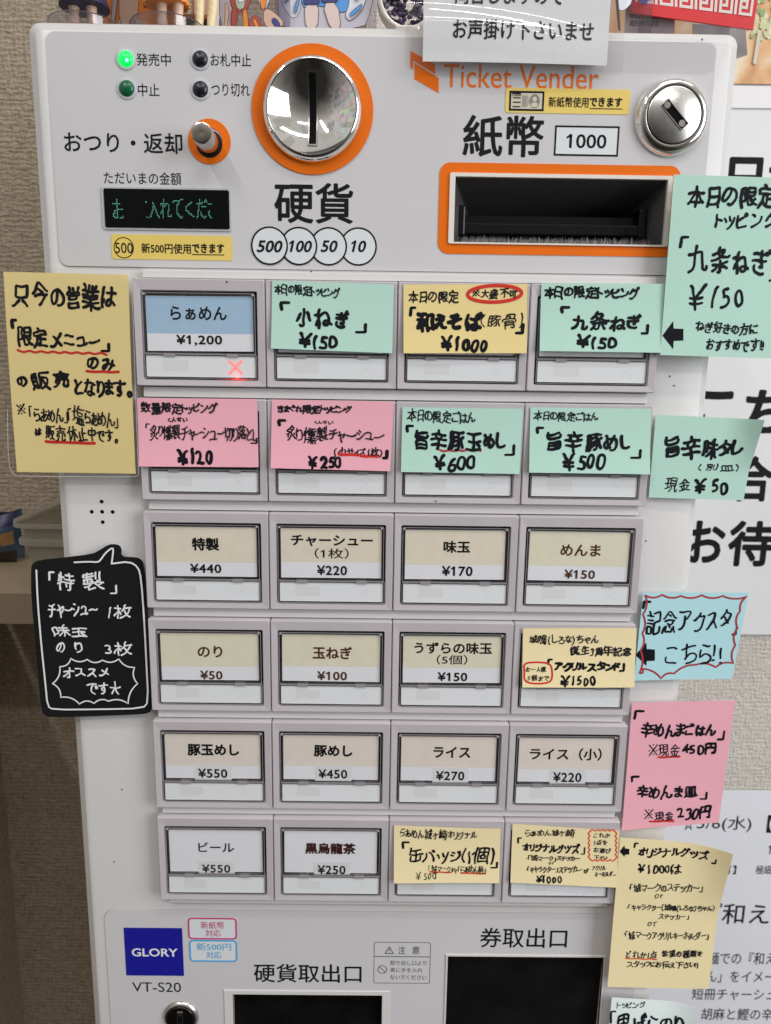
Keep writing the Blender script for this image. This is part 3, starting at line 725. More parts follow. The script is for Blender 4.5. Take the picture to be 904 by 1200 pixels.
mb = MB().box(.0038,.0560,-.00165,-.00155,-.0449,-.0056); 
rg = random.Random(5)
for i in range(5):      # little moulded ribs in the dark gap
    xx = .010+.0092*i; mb.box(xx,xx+.0004,-.0030,-.0016,-.0449,-.0439,1); mb.box(xx+.003,xx+.0035,-.0030,-.0016,-.0068,-.0057,1)
for i in range(3):
    zz = -.012-.012*i; mb.box(.0039,.0048,-.0030,-.0016,zz-.0004,zz,1); mb.box(.0549,.0559,-.0030,-.0016,zz-.0004,zz,1)
protos['well'] = local_mesh(mb, 'button_well', [M_DARK, M_DGREY])
# clear keytop: hollow rim round the card and round the strip
mb = MB(); k = 3
def rim(x0,z0,x1,z1,w,yf,yb): mb.ring(rrect(x0,z0,x1,z1,.0006,k), rrect(x0+w,z0+w,x1-w,z1-w,.0004,k), yf, yb)
rim(.0044,-.0333,.0552,-.0064,.0008,-.0066,-.0020); rim(.0044,-.0444,.0557,-.0336,.0006,-.0068,-.0020)
def hair(x0,z0,x1,z1,w,yf): mb.ring(rrect(x0,z0,x1,z1,.0006,k), rrect(x0+w,z0+w,x1-w,z1-w,.0005,k), yf, yf+.0002, 1)
hair(.0043,-.0333,.0553,-.0063,.00016,-.00665); hair(.0043,-.0445,.0558,-.0336,.00014,-.00685)  # highlights along the clear edges, painted as thin pale grey rings
for xx in (.0046,.0538): mb.box(xx,xx+.0010,-.00668,-.0030,-.0074,-.0066,1)
protos['cover'] = local_mesh(mb, 'clear_cover', [C_RIM, mat('clear_edge', (.42,.40,.415), .25)])
mb = MB().prism(rrect(.0052,-.0325,.0544,-.0072,.0003,2), -.0064, -.0062); protos['pane'] = local_mesh(mb, 'clear_pane', C_COVER)
mb = MB().prism(rrect(.0050,-.0438,.0552,-.0342,.0003,2), -.0063, -.0018, 0)
mb.add([(a,-.00632,b) for a,b in rrect(.0125,-.0411,.0243,-.0363,.0006,3)],[tuple(range(16))],1)
for s in (1,-1):
    c = np.array([.0462,-.0390]); d = np.array([.0024,.0024*s]); nn = np.array([-d[1],d[0]])/np.hypot(*d)*.00008
    q = [c-d-nn, c+d-nn, c+d+nn, c-d+nn]; mb.add([(a,-.00633-(s>0)*1e-5,b) for a,b in q],[(0,1,2,3)],1)
protos['strip'] = local_mesh(mb, 'light_strip', [M_STRIP, M_STRIP2])
mb = MB().box(.0048,.0554,-.0066,-.0030,-.03375,-.03335)
for xx in (.0157,.0446): mb.box(xx-.0026,xx+.0026,-.0070,-.0030,-.0345,-.0331,1)
protos['hinge'] = local_mesh(mb, 'hinge_bar', [mat('hinge_grey',(.20,.19,.20),.35), mat('hinge_clip_grey',(.30,.28,.295),.4)])
CARD_Y = -.0056
def child(name, me, par, loc=(0,0,0)):
    o = bpy.data.objects.new(name, me); COL.objects.link(o); o.parent = par; o.location = loc; return o
NOTED = {(0,1),(0,2),(0,3),(1,0),(1,1),(1,2),(1,3),(3,3),(5,2),(5,3)}
BANDNAME = {M_BLUEBAND:'light blue', M_CREAMBAND:'cream', M_OLIVEBAND:'pale olive', M_BEIGEBAND:'beige', None:'plain white'}
for r in range(6):
    for c in range(4):
        ox, oz = c*bw, -r*pit
        ho = Vector((ox, 0, oz)) - ORI[machine.name]
        b = child('menu_button', protos['bezel'], machine, ho)
        for nm in ('well','cover','pane','strip','hinge'): child({'well':'button_well','cover':'clear_cover','pane':'clear_pane','strip':'light_strip','hinge':'hinge_bar'}[nm], protos[nm], b)
        L = LAM[r][c]
        mb = MB(); mats = [M_WHITE, (L and L[4]) or M_CREAMBAND, (L and L[5]) or M_BLACK, M_BLACK, mat('price_sticker',(.76,.76,.78),.5)]
        dj = random.Random(r*7+c).uniform(-.0005,.0005)
        mb.prism([(ox+.0056,oz-.0321),(ox+.0540+dj*.4,oz-.0321),(ox+.0540+dj*.4,oz-.0076),(ox+.0056,oz-.0076)], CARD_Y, -.0030, 0)
        if L:
            if L[4]: mb.add([(ox+.0057,CARD_Y-.00004,oz-.0246+dj),(ox+.0539+dj*.4,CARD_Y-.00004,oz-.0246+dj),(ox+.0539+dj*.4,CARD_Y-.00004,oz-.0077),(ox+.0057,CARD_Y-.00004,oz-.0077)],[(0,1,2,3)],1)
            put_text(mb, L[0], L[1], CARD_Y, 2, offset=L[6]+(.011 if L[4] else .006))
            if (r,c) in SUBT: put_text(mb, SUBT[(r,c)][0], SUBT[(r,c)][1], CARD_Y, 2, offset=.008)
            pr = L[3]
            if r >= 4:
                q = R(pr[0]-4, pr[1]-4, pr[2]+5, pr[3]+3, CARD_Y); mb.prism([(q[0],q[1]),(q[2],q[1]),(q[2],q[3]),(q[0],q[3])], CARD_Y-.00009, CARD_Y-.00001, 4)
            put_text(mb, L[2], pr, CARD_Y, 3 if L[5] not in (M_BROWNTXT,M_GREYTXT) else 2, offset=.022, spacing=1.08, lift=.00014)
            b['label'] = ('button with %s card reading %s %s' % (BANDNAME[L[4]], L[0], L[2])) + (', its red cross lit' if (r,c)==(0,0) else '')
        else: b['label'] = 'button half hidden under a sticky note'
        me = bpy.data.meshes.new('label_card'); A = np.array(mb.v)-np.array([ox,0,oz]); jr = random.Random(r*31+c*5+2)
        ca = jr.uniform(-.006,.006); A0 = A-np.array([.030,0,-.020]); A = np.stack([A0[:,0]*math.cos(ca)-A0[:,2]*math.sin(ca)+.030, A[:,1], A0[:,0]*math.sin(ca)+A0[:,2]*math.cos(ca)-.020],1); me.from_pydata(A.tolist(),[],mb.f)
        for m in mats: me.materials.append(m)
        me.polygons.foreach_set('material_index', mb.m); child('label_card', me, b)
        if (r,c) == (0,0):
            mb = MB(); cc = np.array([.0459,-.0391])
            for s in (1,-1):
                d = np.array([.0030,.0030*s]); nn = np.array([-d[1],d[0]])/np.hypot(*d)*.00062
                q = [cc-d-nn, cc+d-nn, cc+d+nn, cc-d+nn]; mb.add([(a,-.00638-(s>0)*2e-5,e) for a,e in q],[(0,1,2,3)])
            child('sold_out_cross', local_mesh(mb,'sold_out_cross', mat('red_led_face',(.6,.15,.15),.4,emit=(1,.24,.24),estr=.80)), b)
            mb = MB()
            for q, (a0, a1) in enumerate(((.0365,.0400),(.0400,.0435),(.0435,.0500),(.0500,.0535),(.0535,.0552))): mb.box(a0+.00002,a1-.00002,-.0030,-.0020,-.04495,-.0446, (0,1,2,1,0)[q])  # red glow in the gap painted as emissive bars, dimmer at the ends
            child('red_light_guide', local_mesh(mb,'red_light_guide', [mat('red_led_%d'%q,(.3,.02,.02),.4,emit=(1,.03,.03),estr=e) for q, e in enumerate((.12,.5,1.5))]), b)
ll = bpy.data.lights.new('red_led','POINT'); ll.energy = .00022; ll.color = (1,.05,.05); ll.shadow_soft_size = .0012  # added point light in front of the button for the lit cross's red spill
lo_ = bpy.data.objects.new('red_led', ll); COL.objects.link(lo_); lo_.location = (.0462, -.0092, -.0440)
# speaker holes, specks of dirt
for cx, cy in ((119.4,587.8),(107.8,599.7),(120,599.7),(132.3,599.9),(120.7,611.8)):
    x, z = at(cx,cy,0); MB().lathe([(.00095,-.00006),(.00001,-.00008)], x, z, 20).build('speaker_hole', MATS['void_black'], machine)
# lower panel
lz1 = -.3272
seam(-.0325,-.552,.2572,lz1,.0062)
mb = MB().prism(rrect(-.0325,-.552,.2572,lz1,.006), -.0005, .0002); lower = mb.build('lower_panel', M_PANEL, machine); cut(lower, [bx(tray,-.01,.03), bx(outlet,-.01,.03)])
YL = -.0005
mb = MB(); a = R(146.8,1087.3,214.8,1143,YL)
emb = mb.prism([(a[0],a[1]),(a[2],a[1]),(a[2],a[3]),(a[0],a[3])], YL-.0002, YL).build('maker_badge', mat('royal_blue_print',(.012,.012,.30),.35), machine, label='royal blue square badge with white capital letters')
mb = MB(); put_text(mb,'GLORY',(154.6,1111.3,208.4,1120.8),YL-.0002,offset=.022,spacing=1.0); mb.build('lettering', mat('badge_white',(.80,.80,.82),.4), emb)
for t, q, o_ in (('VT-S20',(155.3,1151,212.4,1162.3),0),('硬貨取出口',(297.8,1129.6,424,1151.3),.010),('券取出口',(562.8,1087.4,664.9,1110.5),.008)):
    mb = MB(); put_text(mb,t,q,YL,offset=o_); mb.build('outlet_lettering', M_BLACK, lower)
for rect, tx, m, lab in (((220.6,1075.4,277.9,1100.6),(('新紙幣',(235.6,1080,263,1088.3)),('対応',(241,1089.4,259,1097.3))),mat('magenta_print',(.56,.06,.22),.4),'magenta outlined sticker'),
                         ((222.2,1101.4,278.3,1126.8),(('新500円',(230.5,1105,271,1113.8)),('対応',(242,1115,259.5,1123))),mat('sky_blue_print',(.07,.38,.72),.4),'sky blue outlined sticker')):
    a = R(*rect,YL); mb = MB(); e = .00085
    mb.prism(rrect(*a,.0022), YL-.0001, YL, 1); mb.ring(rrect(*a,.0022), rrect(a[0]+e,a[1]+e,a[2]-e,a[3]-e,.0015), YL-.0002, YL-.00005, 0)
    for t, q in tx: put_text(mb, t, q, YL-.0001, 0, offset=.004)
    mb.build('notice_sticker', [m, MATS['pale_print']], machine, label=lab)
mb = MB(); a = R(438.2,1104,504.6,1152.3,YL); e = .0003
mb.ring(rrect(*a,.0012), rrect(a[0]+e,a[1]+e,a[2]-e,a[3]-e,.001), YL-.0001, YL)
b = R(438.4,1120.6,504.4,1121.4,YL); mb.prism([(b[0],b[1]),(b[2],b[1]),(b[2],b[3]),(b[0],b[3])],YL-.0001,YL)
tri = [at(*p,YL) for p in ((450.8,1117.8),(462,1117.8),(456.5,1108.6))]; tri2 = [at(*p,YL) for p in ((452.4,1117),(460.5,1117),(456.5,1110.2))]
mb.ring(tri, tri2, YL-.0001, YL); put_text(mb,'!',(456,1111.6,457.1,1116.6),YL)
put_text(mb,'注',(467,1108.8,475.2,1118),YL,offset=.006); put_text(mb,'意',(483.4,1108.8,492,1118),YL,offset=.006)
x, z = at(448.3,1136,YL); mb.ring(circ(x,z,.0026,32),circ(x,z,.0022,32),YL-.0001,YL)
mb.add([(x+p,YL-.00011,z+q) for p,q in ((-.0017,.0014),(-.0014,.0017),(.0017,-.0014),(.0014,-.0017))],[(3,2,1,0)])
for t, q in (('取り出し口より',(457.6,1125.6,500,1131)),('奥に手を入れ',(457.6,1134,495.5,1139.3)),('ないでください',(457.6,1142.4,500,1147.8))): put_text(mb,t,q,YL,offset=-.004)
mb.build('caution_label', mat('label_grey_print',(.10,.10,.11),.5), machine)
a = R(264.6,1160.6,456.2,1290,YL); o_ = (a[0], tray[1]-.003, a[2], a[3])
tr = MB().ring([(o_[0],o_[1]),(o_[2],o_[1]),(o_[2],o_[3]),(o_[0],o_[3])],[(tray[0],tray[1]),(tray[2],tray[1]),(tray[2],tray[3]),(tray[0],tray[3])], YL-.0005, YL+.002).build('coin_tray', mat('warm_frame',(.67,.645,.63),.4), machine, bevel=.0002)
mb = MB()
mb.box(tray[0]+.0001,tray[2]-.0001,.0026,.0040,tray[1]+.0001,tray[3]-.0001); mb.build('flap', mat('smoked_flap',(.006,.006,.006),.25,nscale=70,namt=.5,spec=.2), tr)
e = .0009
tk = MB().ring([(outlet[0]-e,outlet[1]-e),(outlet[2]+e,outlet[1]-e),(outlet[2]+e,outlet[3]+e),(outlet[0]-e,outlet[3]+e)],[(outlet[0],outlet[1]),(outlet[2],outlet[1]),(outlet[2],outlet[3]),(outlet[0],outlet[3])], YL-.0006, YL+.002).build('ticket_outlet', MATS['warm_frame'], machine)
mb = MB().add([(outlet[0],.0045,outlet[1]),(outlet[2],.0045,outlet[1]),(outlet[2],.0015,outlet[3]),(outlet[0],.0015,outlet[3])],[(0,1,2,3)]); mb.build('chute', mat('satin_black',(.007,.0065,.0065),.35,nscale=50,namt=.4,spec=.25), tk)
lock(212.4,1191.6,.0100,.0079,.0022,212,1191,math.radians(90),'tray_lock',True)
for cx, cy, Y in ((365,318.5,0),(212,318.5,0),(823,46.3,YH),(511,587.6,YF),(266,330.3,YF),(430,812,0),(66.5,97,0),(785,441,0),(752,640,0),(757,634,0),(748,652,0),(143,925,0),(790,452,0),(134,1010,0)):
    x, z = at(cx,cy,Y); MB().lathe([(.0005,Y-.00003),(.00001,Y-.00004)], x, z, 7).build('dirt_speck', M_DGREY, machine)

# ------------------------------------------------------------------ sticky notes on the buttons
GB = 'handwritten notes stuck over the menu buttons'; GS = 'handwritten notes along the sides of the machine'
_bw = random.Random(21)
def bow(a, b=0):
    k, p, q = _bw.uniform(.8,2.2), _bw.uniform(-.0009,.0009), _bw.uniform(0,6)
    return lambda u,v: k*a*v*v + p*(u-.5)*v + .00022*math.sin(4*u+3*v+q) + .0003
YN = -.0074
def note(quad, Y, bend, m, label, group, lines, extra=None, red=None):
    n = Note(quad, Y, bend); o = n.sheet('sticky_note', m); n.redm = red or M_RED
    for L in lines: n.write(L[0], L[1], L[2], *(L[3:]))
    if extra: extra(n)
    n.done(red); return tag(o, label, 'sticky note', group)
note([(319.2,328.5),(462,333.5),(459.8,414),(318.2,408.4)], YN, bow(.0012), P_GRN, 'green note reading 小ねぎ ¥150, second along the top row of buttons', GB,
 [('本日の限定トッピング',(322,334,399,348.5),1.5,-4),('「',(328,353,340.5,364),3),('小ねぎ',(346.6,361,410.4,386),3.7),('」',(416.4,379,430.3,391),3),('¥150',(350.6,389,396.6,410.4),3.6)])
def ex(n): n.line([(579.7+32*math.cos(a), 344.4+9.8*math.sin(a)-.03*32*math.cos(a)) for a in [i*2*math.pi/20 for i in range(20)]], 4.0, closed=True)
note([(473,333.5),(618.3,332.8),(617,414),(473,414)], YN, bow(.0010), P_YEL, 'yellow note reading 和えそば ¥1000 with a red oval in its corner', GB,
 [('本日の限定',(479,339.4,538,355.7),1.6),('※大盛不可',(553,337.3,606.6,351),1.5),('「',(479.7,359,488.2,371),3),('和えそば',(487.4,364,566.7,391),4.6),('（豚骨）',(563,366,613,386),1.5),('」',(603.6,379,614.3,392),3.2),('¥1000',(516,392.2,571.8,413.6),4)], ex)
note([(634.8,331.4),(779,332.7),(773,413.4),(631.6,411.3)], YN, bow(.0010), P_GRN, 'green note reading 九条ねぎ ¥150, rightmost on the top row of buttons', GB,
 [('本日の限定トッピング',(638,334.6,749.3,352),2.4),('「',(656.5,358.6,668.2,367.2),3),('九条ねぎ',(669,364,751.5,389),3.4),('」',(750,380,759.5,392.4),3),('¥150',(674.5,391.3,722.4,410.3),3.5)])
note([(161,466.3),(301.7,467.5),(303.7,547),(164.3,546)], YN, bow(.0012), P_PINK, 'pink note reading ¥120, leftmost on the second row of buttons', GB,
 [('数量限定トッピング',(165.4,471,256,486.6),1.7,0,None,.09),('くんせい',(197,488.3,220.3,495),1.2),('「',(171,496,176.2,501.6),1.3),('炙り燻製チャーシュー切り落とし',(176,497,303,517),1.5,0,None,.07),('」',(294,514.5,302.4,520),1.6),('¥120',(208,523.8,250.7,545.3),3.9)])
def ex(n): n.wavy(397.6,532,419.7,532.6,3.4,3,.3); n.wavy(423,534,442.7,534.4,3.4,3,.3)
note([(318.8,468),(462,470.6),(457.4,551.7),(318.3,547.6)], YN, bow(.0012), P_PINK, 'pink note reading ¥250 with two short red underlines', GB,
 [('きまぐれ限定トッピング',(325,474,413,486),1.7,0,None,.10),('「',(325.6,491,336,499.2),3),('くんせい',(369,492.4,391.2,497.2),.9),('炙り燻製チャーシュー',(336,498.4,451,520.4),1.7,0,None,.09),('(小サイズ 1枚)',(391.8,523,448.6,535.5),1.5),('」',(448,527,455.4,538),3.3),('¥250',(361,533,400.8,549.4),3.6)], ex)
def ex(n): n.wavy(515.8,528,563.5,527.2,2.6,9,.9)
note([(471.9,477),(613.5,479),(608.3,555),(470,552.4)], YN, bow(.0012), P_GRN, 'green note reading 旨辛豚玉めし ¥600 with a red wavy underline', GB,
 [('本日の限定ごはん',(477,479.4,557.3,496.5),1.5,-2),('「',(475.6,497.5,485.2,506.5),2.8),('旨辛豚玉めし',(486,502.5,593.4,529),3.6),('」',(591,520.6,603.6,534.2),2.8),('¥600',(507.6,531.6,557.2,553.2),3.8)], ex, M_DKRED)
note([(622,477.3),(763.3,479),(760,555),(619.3,553)], YN, bow(.0010), P_GRN, 'green note reading 旨辛豚めし ¥500 on the second row of buttons', GB,
 [('本日の限定ごはん',(625,481,701,494.3),1.4),('「',(628,499.8,637.4,508),2.8),('旨辛豚めし',(639.6,504.7,738.6,530.5),3.6),('」',(737.7,526.2,751,537.4),2.8),('¥500',(657.5,529.5,709.7,552.2),3.8)])
def ex(n): n.line([(613.5,776),(630,774.8),(645,776.6),(647,786),(646,797),(634,799.5),(618,798.6),(613.5,794),(614.4,785)], 2.2, closed=True)
note([(613,736),(746.3,736),(742.4,804),(611.5,803.6)], YN, bow(.0010), P_YEL2, 'yellow note reading アクリルスタンド ¥1500 in the fourth row of buttons', GB,
 [('城鳴(しろな)ちゃん',(620,743,701.6,756.2),1.4),('誕生3周年記念',(668,756,740,769),1.7),('「',(641,771,647.7,778),2.6),('アクリルスタンド',(649,773.6,726.5,786.4),2.9,0,None,.10),('」',(724.8,776.2,731.8,786.4),2.6),('お一人様',(616,780,640,786.8),1.0),('5個まで',(617,789.4,643.3,796.8),1.0),('¥1500',(656,789.8,697.4,803.3),2.8)], ex)
def ex(n): n.wavy(504,1019.4,528,1020.4,2.2,4,.2); n.wavy(540,1021,568.4,1022.2,2.2,4,.2)
note([(462,967),(587,971),(584.8,1032.5),(461.7,1031.5)], YN, bow(.0012), P_YEL2, 'yellow note reading 缶バッジ with two red underlines in the bottom row', GB,
 [('らぁめん城ヶ崎オリジナル',(469,970.6,559.6,983.4),1.3,-2,None,.10),('「',(471,985,480.2,993.3),2.4),('缶バッジ（1個）',(479,990.8,580,1011.3),2.7,-2,None,.10),('」',(574.6,1009,583.5,1016.4),2.2),('「城マーク」or「らぁめん柄」',(502,1011.6,569.4,1022.2),.95,-1,None,.08),('¥500',(487.4,1018.8,511.2,1028.3),1.1)], ex, M_VERM)
def scal(n, x0, y0, x1, y1, nx, ny, amp, w, which=None, it=1, out=1, inset=0):
    P = []
    def side(a, b, k, nrm):
        for i in range(k):
            t = i/k; P.append((a[0]+(b[0]-a[0])*t, a[1]+(b[1]-a[1])*t)); t = (i+.5)/k
            P.append((a[0]+(b[0]-a[0])*t+nrm[0]*amp*out, a[1]+(b[1]-a[1])*t+nrm[1]*amp*out))
    side((x0,y0),(x1,y0),nx,(0,-1)); side((x1,y0),(x1,y1),ny,(1,0)); side((x1,y1),(x0,y1),nx,(0,1)); side((x0,y1),(x0,y0),ny,(-1,0))
    n.line(P, w, which, closed=True, it=it)
def ex(n): scal(n, 691.5,973.5,720.5,1005.5,5,6,2.6,1.7)
note([(601,965.5),(726,973),(721.8,1037.6),(598,1032.6)], YN, lambda u,v: .0012*v*v+.0006*u, P_YEL2, 'yellow note reading オリジナルグッズ ¥1000 with a red wavy box, in the bottom row', GB,
 [('らぁめん城ヶ崎',(615.4,971,674.2,981.2),1.2,2),('「',(606.4,981,611.7,988),1.8),('オリジナルグッズ',(612,987.2,680,999.8),2.4,0,None,.10),('」',(680.5,992,685.6,1000.6),1.6),('・「城マーク」ステッカー',(617,1000.6,680,1008.8),1.2,1,None,.09),('or',(642.6,1009,649.4,1012),1.0),('・「キャラクター」ステッカー or',(616.5,1012.6,690.3,1021.8),1.2,1,None,.09),
  ('アクリル',(693.3,1012.6,709.6,1018.6),1.0),('キーホルダー',(696.4,1018.8,722,1025.6),1.0),('¥1000',(628,1023.6,658.4,1033.4),2.2),('これか',(695.5,975,715,981),1.0),('1点を',(696,983,711.8,990),1.0),('お選び',(695.3,992,716,998.8),1.0),('下さい',(695.5,1001,711.5,1007),1.0)], ex, M_VERM)

# ------------------------------------------------------------------ notes along the sides
YS = -.0030
n = Note([(4.2,318.4),(150.4,322),(159.3,555),(20.2,553)], -.0078, lambda u,v: .0008*math.sin(3*v)); o = n.sheet('sticky_note', P_YEL)
for L in (('只今の営業は',(13.5,330,137.6,364.5),3.3,-3),('「',(13.4,373.5,21.4,385.3),3.2),('限定メニュー',(21,384,119,410.5),3.2,-4),('」',(118.4,402,130.2,413),3.0),('のみ',(102.4,418.4,136.4,435),3.3),('の',(20.5,440.5,33.8,453.8),3.3),('販売',(37,434,83,458.4),3.3),('となります。',(88,443,156.4,466.5),3.2,-5),
          ('※',(20.5,472.4,31.3,486),1.7),('「らぁめん」「塩らぁめん」',(35.2,474,139.4,498.3),1.7,-7,None,.08),('は',(41.6,501,50,511),2.0),('販売休止中です。',(54,499,139,519),1.8,-3)): n.write(*L)
n.wavy(22,411.5,126,414.5,2.5,15,1.3); n.wavy(102.7,435.2,140,436,3.0,4,.4); n.wavy(55,517.4,111.5,519.4,3.4,6,.3)
n.done(); tag(o, 'yellow laminated notice reading 限定メニュー, left of the top buttons', 'notice', GS)
def film(pts, Y, r, par, name='clear_sleeve', m=C_SLEEVE, bend=None, nu=10, nv=10):
    """rounded clear sheet: grid clipped to a quad"""
    q = Note(pts, Y, bend); mb = MB(); V = []
    for j in range(nv+1):
        for i in range(nu+1):
            u, v = i/nu, j/nv
            du = dv = 0
            p = q.pos(u,v); V.append((p[0], Y-(bend(u,v) if bend else 0), p[1]))
    w = nu+1
    corner = {0, nu, nv*w, nv*w+nu}
    fs = []
    for j in range(nv):
        for i in range(nu):
            f = [j*w+i, (j+1)*w+i, (j+1)*w+i+1, j*w+i+1]
            k = [a for a in f if a not in corner]
            fs.append(tuple(k))
    mb.add(V, fs); return mb.build(name, m, par, smooth=40)
C_EDGE = mat('laminate_edge', (.62,.60,.58), .3)
film([(-6,312),(154.5,318),(162.5,558.5),(10.5,557)], -.0092, 0, o, nu=14, nv=18)
n2 = Note([(-6,312),(154.5,318),(162.5,558.5),(10.5,557)], -.0093); ebm = MB()
n2.line([(9,480),(10.2,545),(16,557),(30,558),(155,559),(162.5,557)], .55, ebm, it=1); n2.line([(154.5,319),(158.5,440),(162.6,556)], .5, ebm, it=1)
ebm.build('sleeve_edge', C_EDGE, o)

def curl(u, v): return .004*max(0,(u-.75)/.25)**2*(1-v)
def ex(n): n.arrow((776.2,393.2),788.6,376.3,409.2,800.5,385,399.5)
note([(790,204.5),(934,209.5),(916,420.5),(773.4,416)], -.0088, lambda u,v: .0006*math.sin(2.5*u+v), P_GRN, 'tall green note reading 九条ねぎ with a black arrow, at the upper right edge', GS,
 [('本日の限定',(805.7,215,909,245),3.2,0),('トッピング',(837.3,248.6,911,270.5),2.8),('「',(796,276.3,807.2,290.8),3),('九条ねぎ',(805.3,287.3,903.3,323),3.6,0),('」',(901,318,912.5,330.5),3),('¥150',(806.6,332.3,871.6,365),3.4),('ねぎ好きの方に',(814.3,377.3,888.4,393),1.8,-3),('おすすめです!!',(827,396,895.5,412.4),1.9,0)], ex)
note([(768.8,486.2),(887.8,491),(870.4,586),(760.5,583)], -.0030, lambda u,v: .0062*max(0,(u-.70)/.30)**2*max(0,1-v*1.6)+.001*u, P_GRN, 'small green note reading 旨辛味タレ with a curled corner, right of the second row', GS,
 [('旨辛味タレ',(778,510.4,869.5,540),3.8,-2),('（別皿）',(818,542.8,865,552.4),1.4),('現金',(779,559,808.6,577),1.5),('¥50',(812.8,559.6,853.3,580.3),3.7)])
def ex(n):
    n.cusps([(756.5,697.6),(776,696.8),(798,698),(822,697),(846,697.6),(874,698),(866,715),(863,735),(860.5,755),(858,776),(838,781),(815,778.5),(790,789),(775,795),(752.5,783.5),(749.5,789),(751,762),(753,742),(753.6,720)], 3.0, 2.3)
    n.arrow((745,767.4),757.6,752.7,780.2,767.6,760.4,774.6)
note([(754,695),(876,693.3),(856.6,794),(743.3,797.7)], -.0030, lambda u,v: .0015*u*u, P_BLUE, 'light blue note with a scalloped red border and black arrow, on the right edge', GS,
 [('「',(753,703.8,763,713.4),2.6),('記念アクスタ',(757.6,714,856,743.4),2.6,4),('」',(857,733.6,862.6,743.4),2.2),('こちら!!',(779.2,753,846.5,778.5),2.7,4)], ex, M_DKRED)
def ex(n): n.wavy(771.6,887,796,885.6,2.6,3,.3); n.wavy(761,961.6,788.6,960.4,2.6,3,.3)
note([(741,824),(860.5,819.6),(840.6,961.5),(728.4,972.2)], -.0030, lambda u,v: .0012*u*u+.0008*v, P_PINK, 'pink note reading 辛めんまごはん 450円, on the right edge below the blue note', GS,
 [('「',(742.8,832,755,843),2.6),('辛めんまごはん',(751,845.3,838.4,865.5),2.9,2),('」',(840,854.5,848.6,866.2),2.6),('※現金',(760,871,796.4,886.7),1.4),('450円',(798.8,868.8,839,884),3.3,2),
  ('「',(738.8,908.3,749,916.3),2.6),('辛めんま皿',(745.6,918,817.2,936.3),2.9,2),('」',(819,926,827.8,935.4),2.4),('※現金',(754.4,947.2,788.4,961.2),1.4),('230円',(791.8,941.8,832.2,959.3),3.2,3)], ex)
def ex(n): n.arrow((726.2,997.4),732,990.4,1003.8,737.6,994,1001.4); n.wavy(733,1121.4,769,1122.4,1.8,5,.4)
note([(727,981.5),(852,990.5),(829.3,1157),(711.4,1154.5)], -.0084, lambda u,v: .0075*max(0,(u-.55)/.45)**2*max(0,1-v*2.2)+.0012*v, P_YEL2, 'yellow note listing goods under オリジナルグッズ ¥1000は, at the lower right edge', GS,
 [('「',(743,987.4,748.2,993.3),1.8),('オリジナルグッズ',(748,992.8,829,1005.4),2.4,0,None,.10),('」',(831.5,1001.6,836.6,1008),1.8),('¥1000は',(747.2,1011.8,799.3,1024.4),2.3),('・「城マークのステッカー」',(736.8,1034,822.8,1045.3),1.35,2,None,.10),('or',(767,1046.8,777.4,1052.2),1.2),
  ('・「キャラクター（城鳴(しろな)ちゃん）',(734.3,1058.2,836.8,1067.8),1.2,0,None,.09),('ステッカー」',(771.5,1070,807.2,1077),1.2),('or',(758.6,1078.6,769.8,1084.6),1.2),('・「城マークアクリルキーホルダー」',(730.6,1090,830.2,1100.7),1.25,0,None,.09),
  ('どれか1点',(733,1112.3,769.2,1121.8),1.3),('希望の種類を',(774.8,1110.8,822.6,1121.4),1.4),('スタッフにお伝え下さい!!',(734,1124.4,817.8,1133.4),1.4,0,None,.10)], ex, M_VERM)
note([(717,1168),(812,1174),(817,1290),(700,1290)], -.0050, lambda u,v: -.0015*max(0,(.35-v)/.35)**2+.004*max(0,(u-.6)/.4)**2+.002, P_PALE, 'pale green note with a curling top, at the bottom right edge of the photo', GS,
 [('トッピング',(722,1172,756,1180),1.2),('「',(714,1182,721,1196),2.2),('黒ばらのり',(721,1184,800,1214),3.4)])
# black speech-bubble card
out = [(36.5,669),(37.5,661),(45,656.5),(75,653.5),(108,649.5),(118,644),(127.5,638),(137.5,638),(142.5,642),(142,652.8),(158,653.2),(164,654.6),(169,661),(173.5,716),(178.8,829),(175.5,836),(160,837.5),(58.4,841.2),(51.5,838),(48,830),(43,770),(36.8,700)]
Yb = -.0042
P = [at(*p,Yb) for p in out][::-1]
P = smooth_line(P, 1, True).tolist()
card = MB().prism(P, Yb, Yb+.0006).build('speech_bubble_card', P_BLACK); tag(card, 'black speech bubble card with white handwriting, left of the lower buttons', 'sign')
n = Note([(34,638),(180,638),(180,842),(34,842)], Yb); n.o = card
wt = MB()
for L in (('「',(57,669.6,64.3,680.3),1.8),('特',(67,670,88.4,692.6),2.1),('製',(97,669,122.4,692),2.1),('」',(129,685.4,137.6,696),1.8),('チャーシュー',(56.4,706.8,115.5,724.4),2.0),('1枚',(126.6,707.8,155,725),2.0),('味玉',(61,731.4,103,746.4),2.0),('の',(66.2,752,77,764.5),2.0),('り',(87.5,752,97.5,764.8),2.0),('3枚',(123,751,156,768.4),2.0),('オススメ',(74.2,781.8,128.4,794.5),2.0),('です★',(102,797.6,142.4,813.8),1.9)):
    n.write(*L[:3], 0, wt)
n.line([(43.5,668),(45,705),(49.5,758),(54,800),(56.5,827),(63.5,831),(117,830.6),(168,829.5),(174.5,822),(172,772),(169.5,723),(166,677),(162.5,664),(152,657.6),(131.5,660.2)], 2.1, wt, it=1)
n.line([(131.7,659.5),(134,641.8),(130.5,642.5),(124,648),(118.5,656),(115.5,658.4),(104,657.8),(88,658.6)], 2.0, wt, it=1)
n.cusps([(62.5,800.5),(71,780.5),(84,771),(103,772.2),(121,773),(140,771.6),(158.5,781.5),(162,800.5),(151,824),(128,821),(111,823.6),(94,824.4),(72,816.5)], 3.2, 1.7, wt)
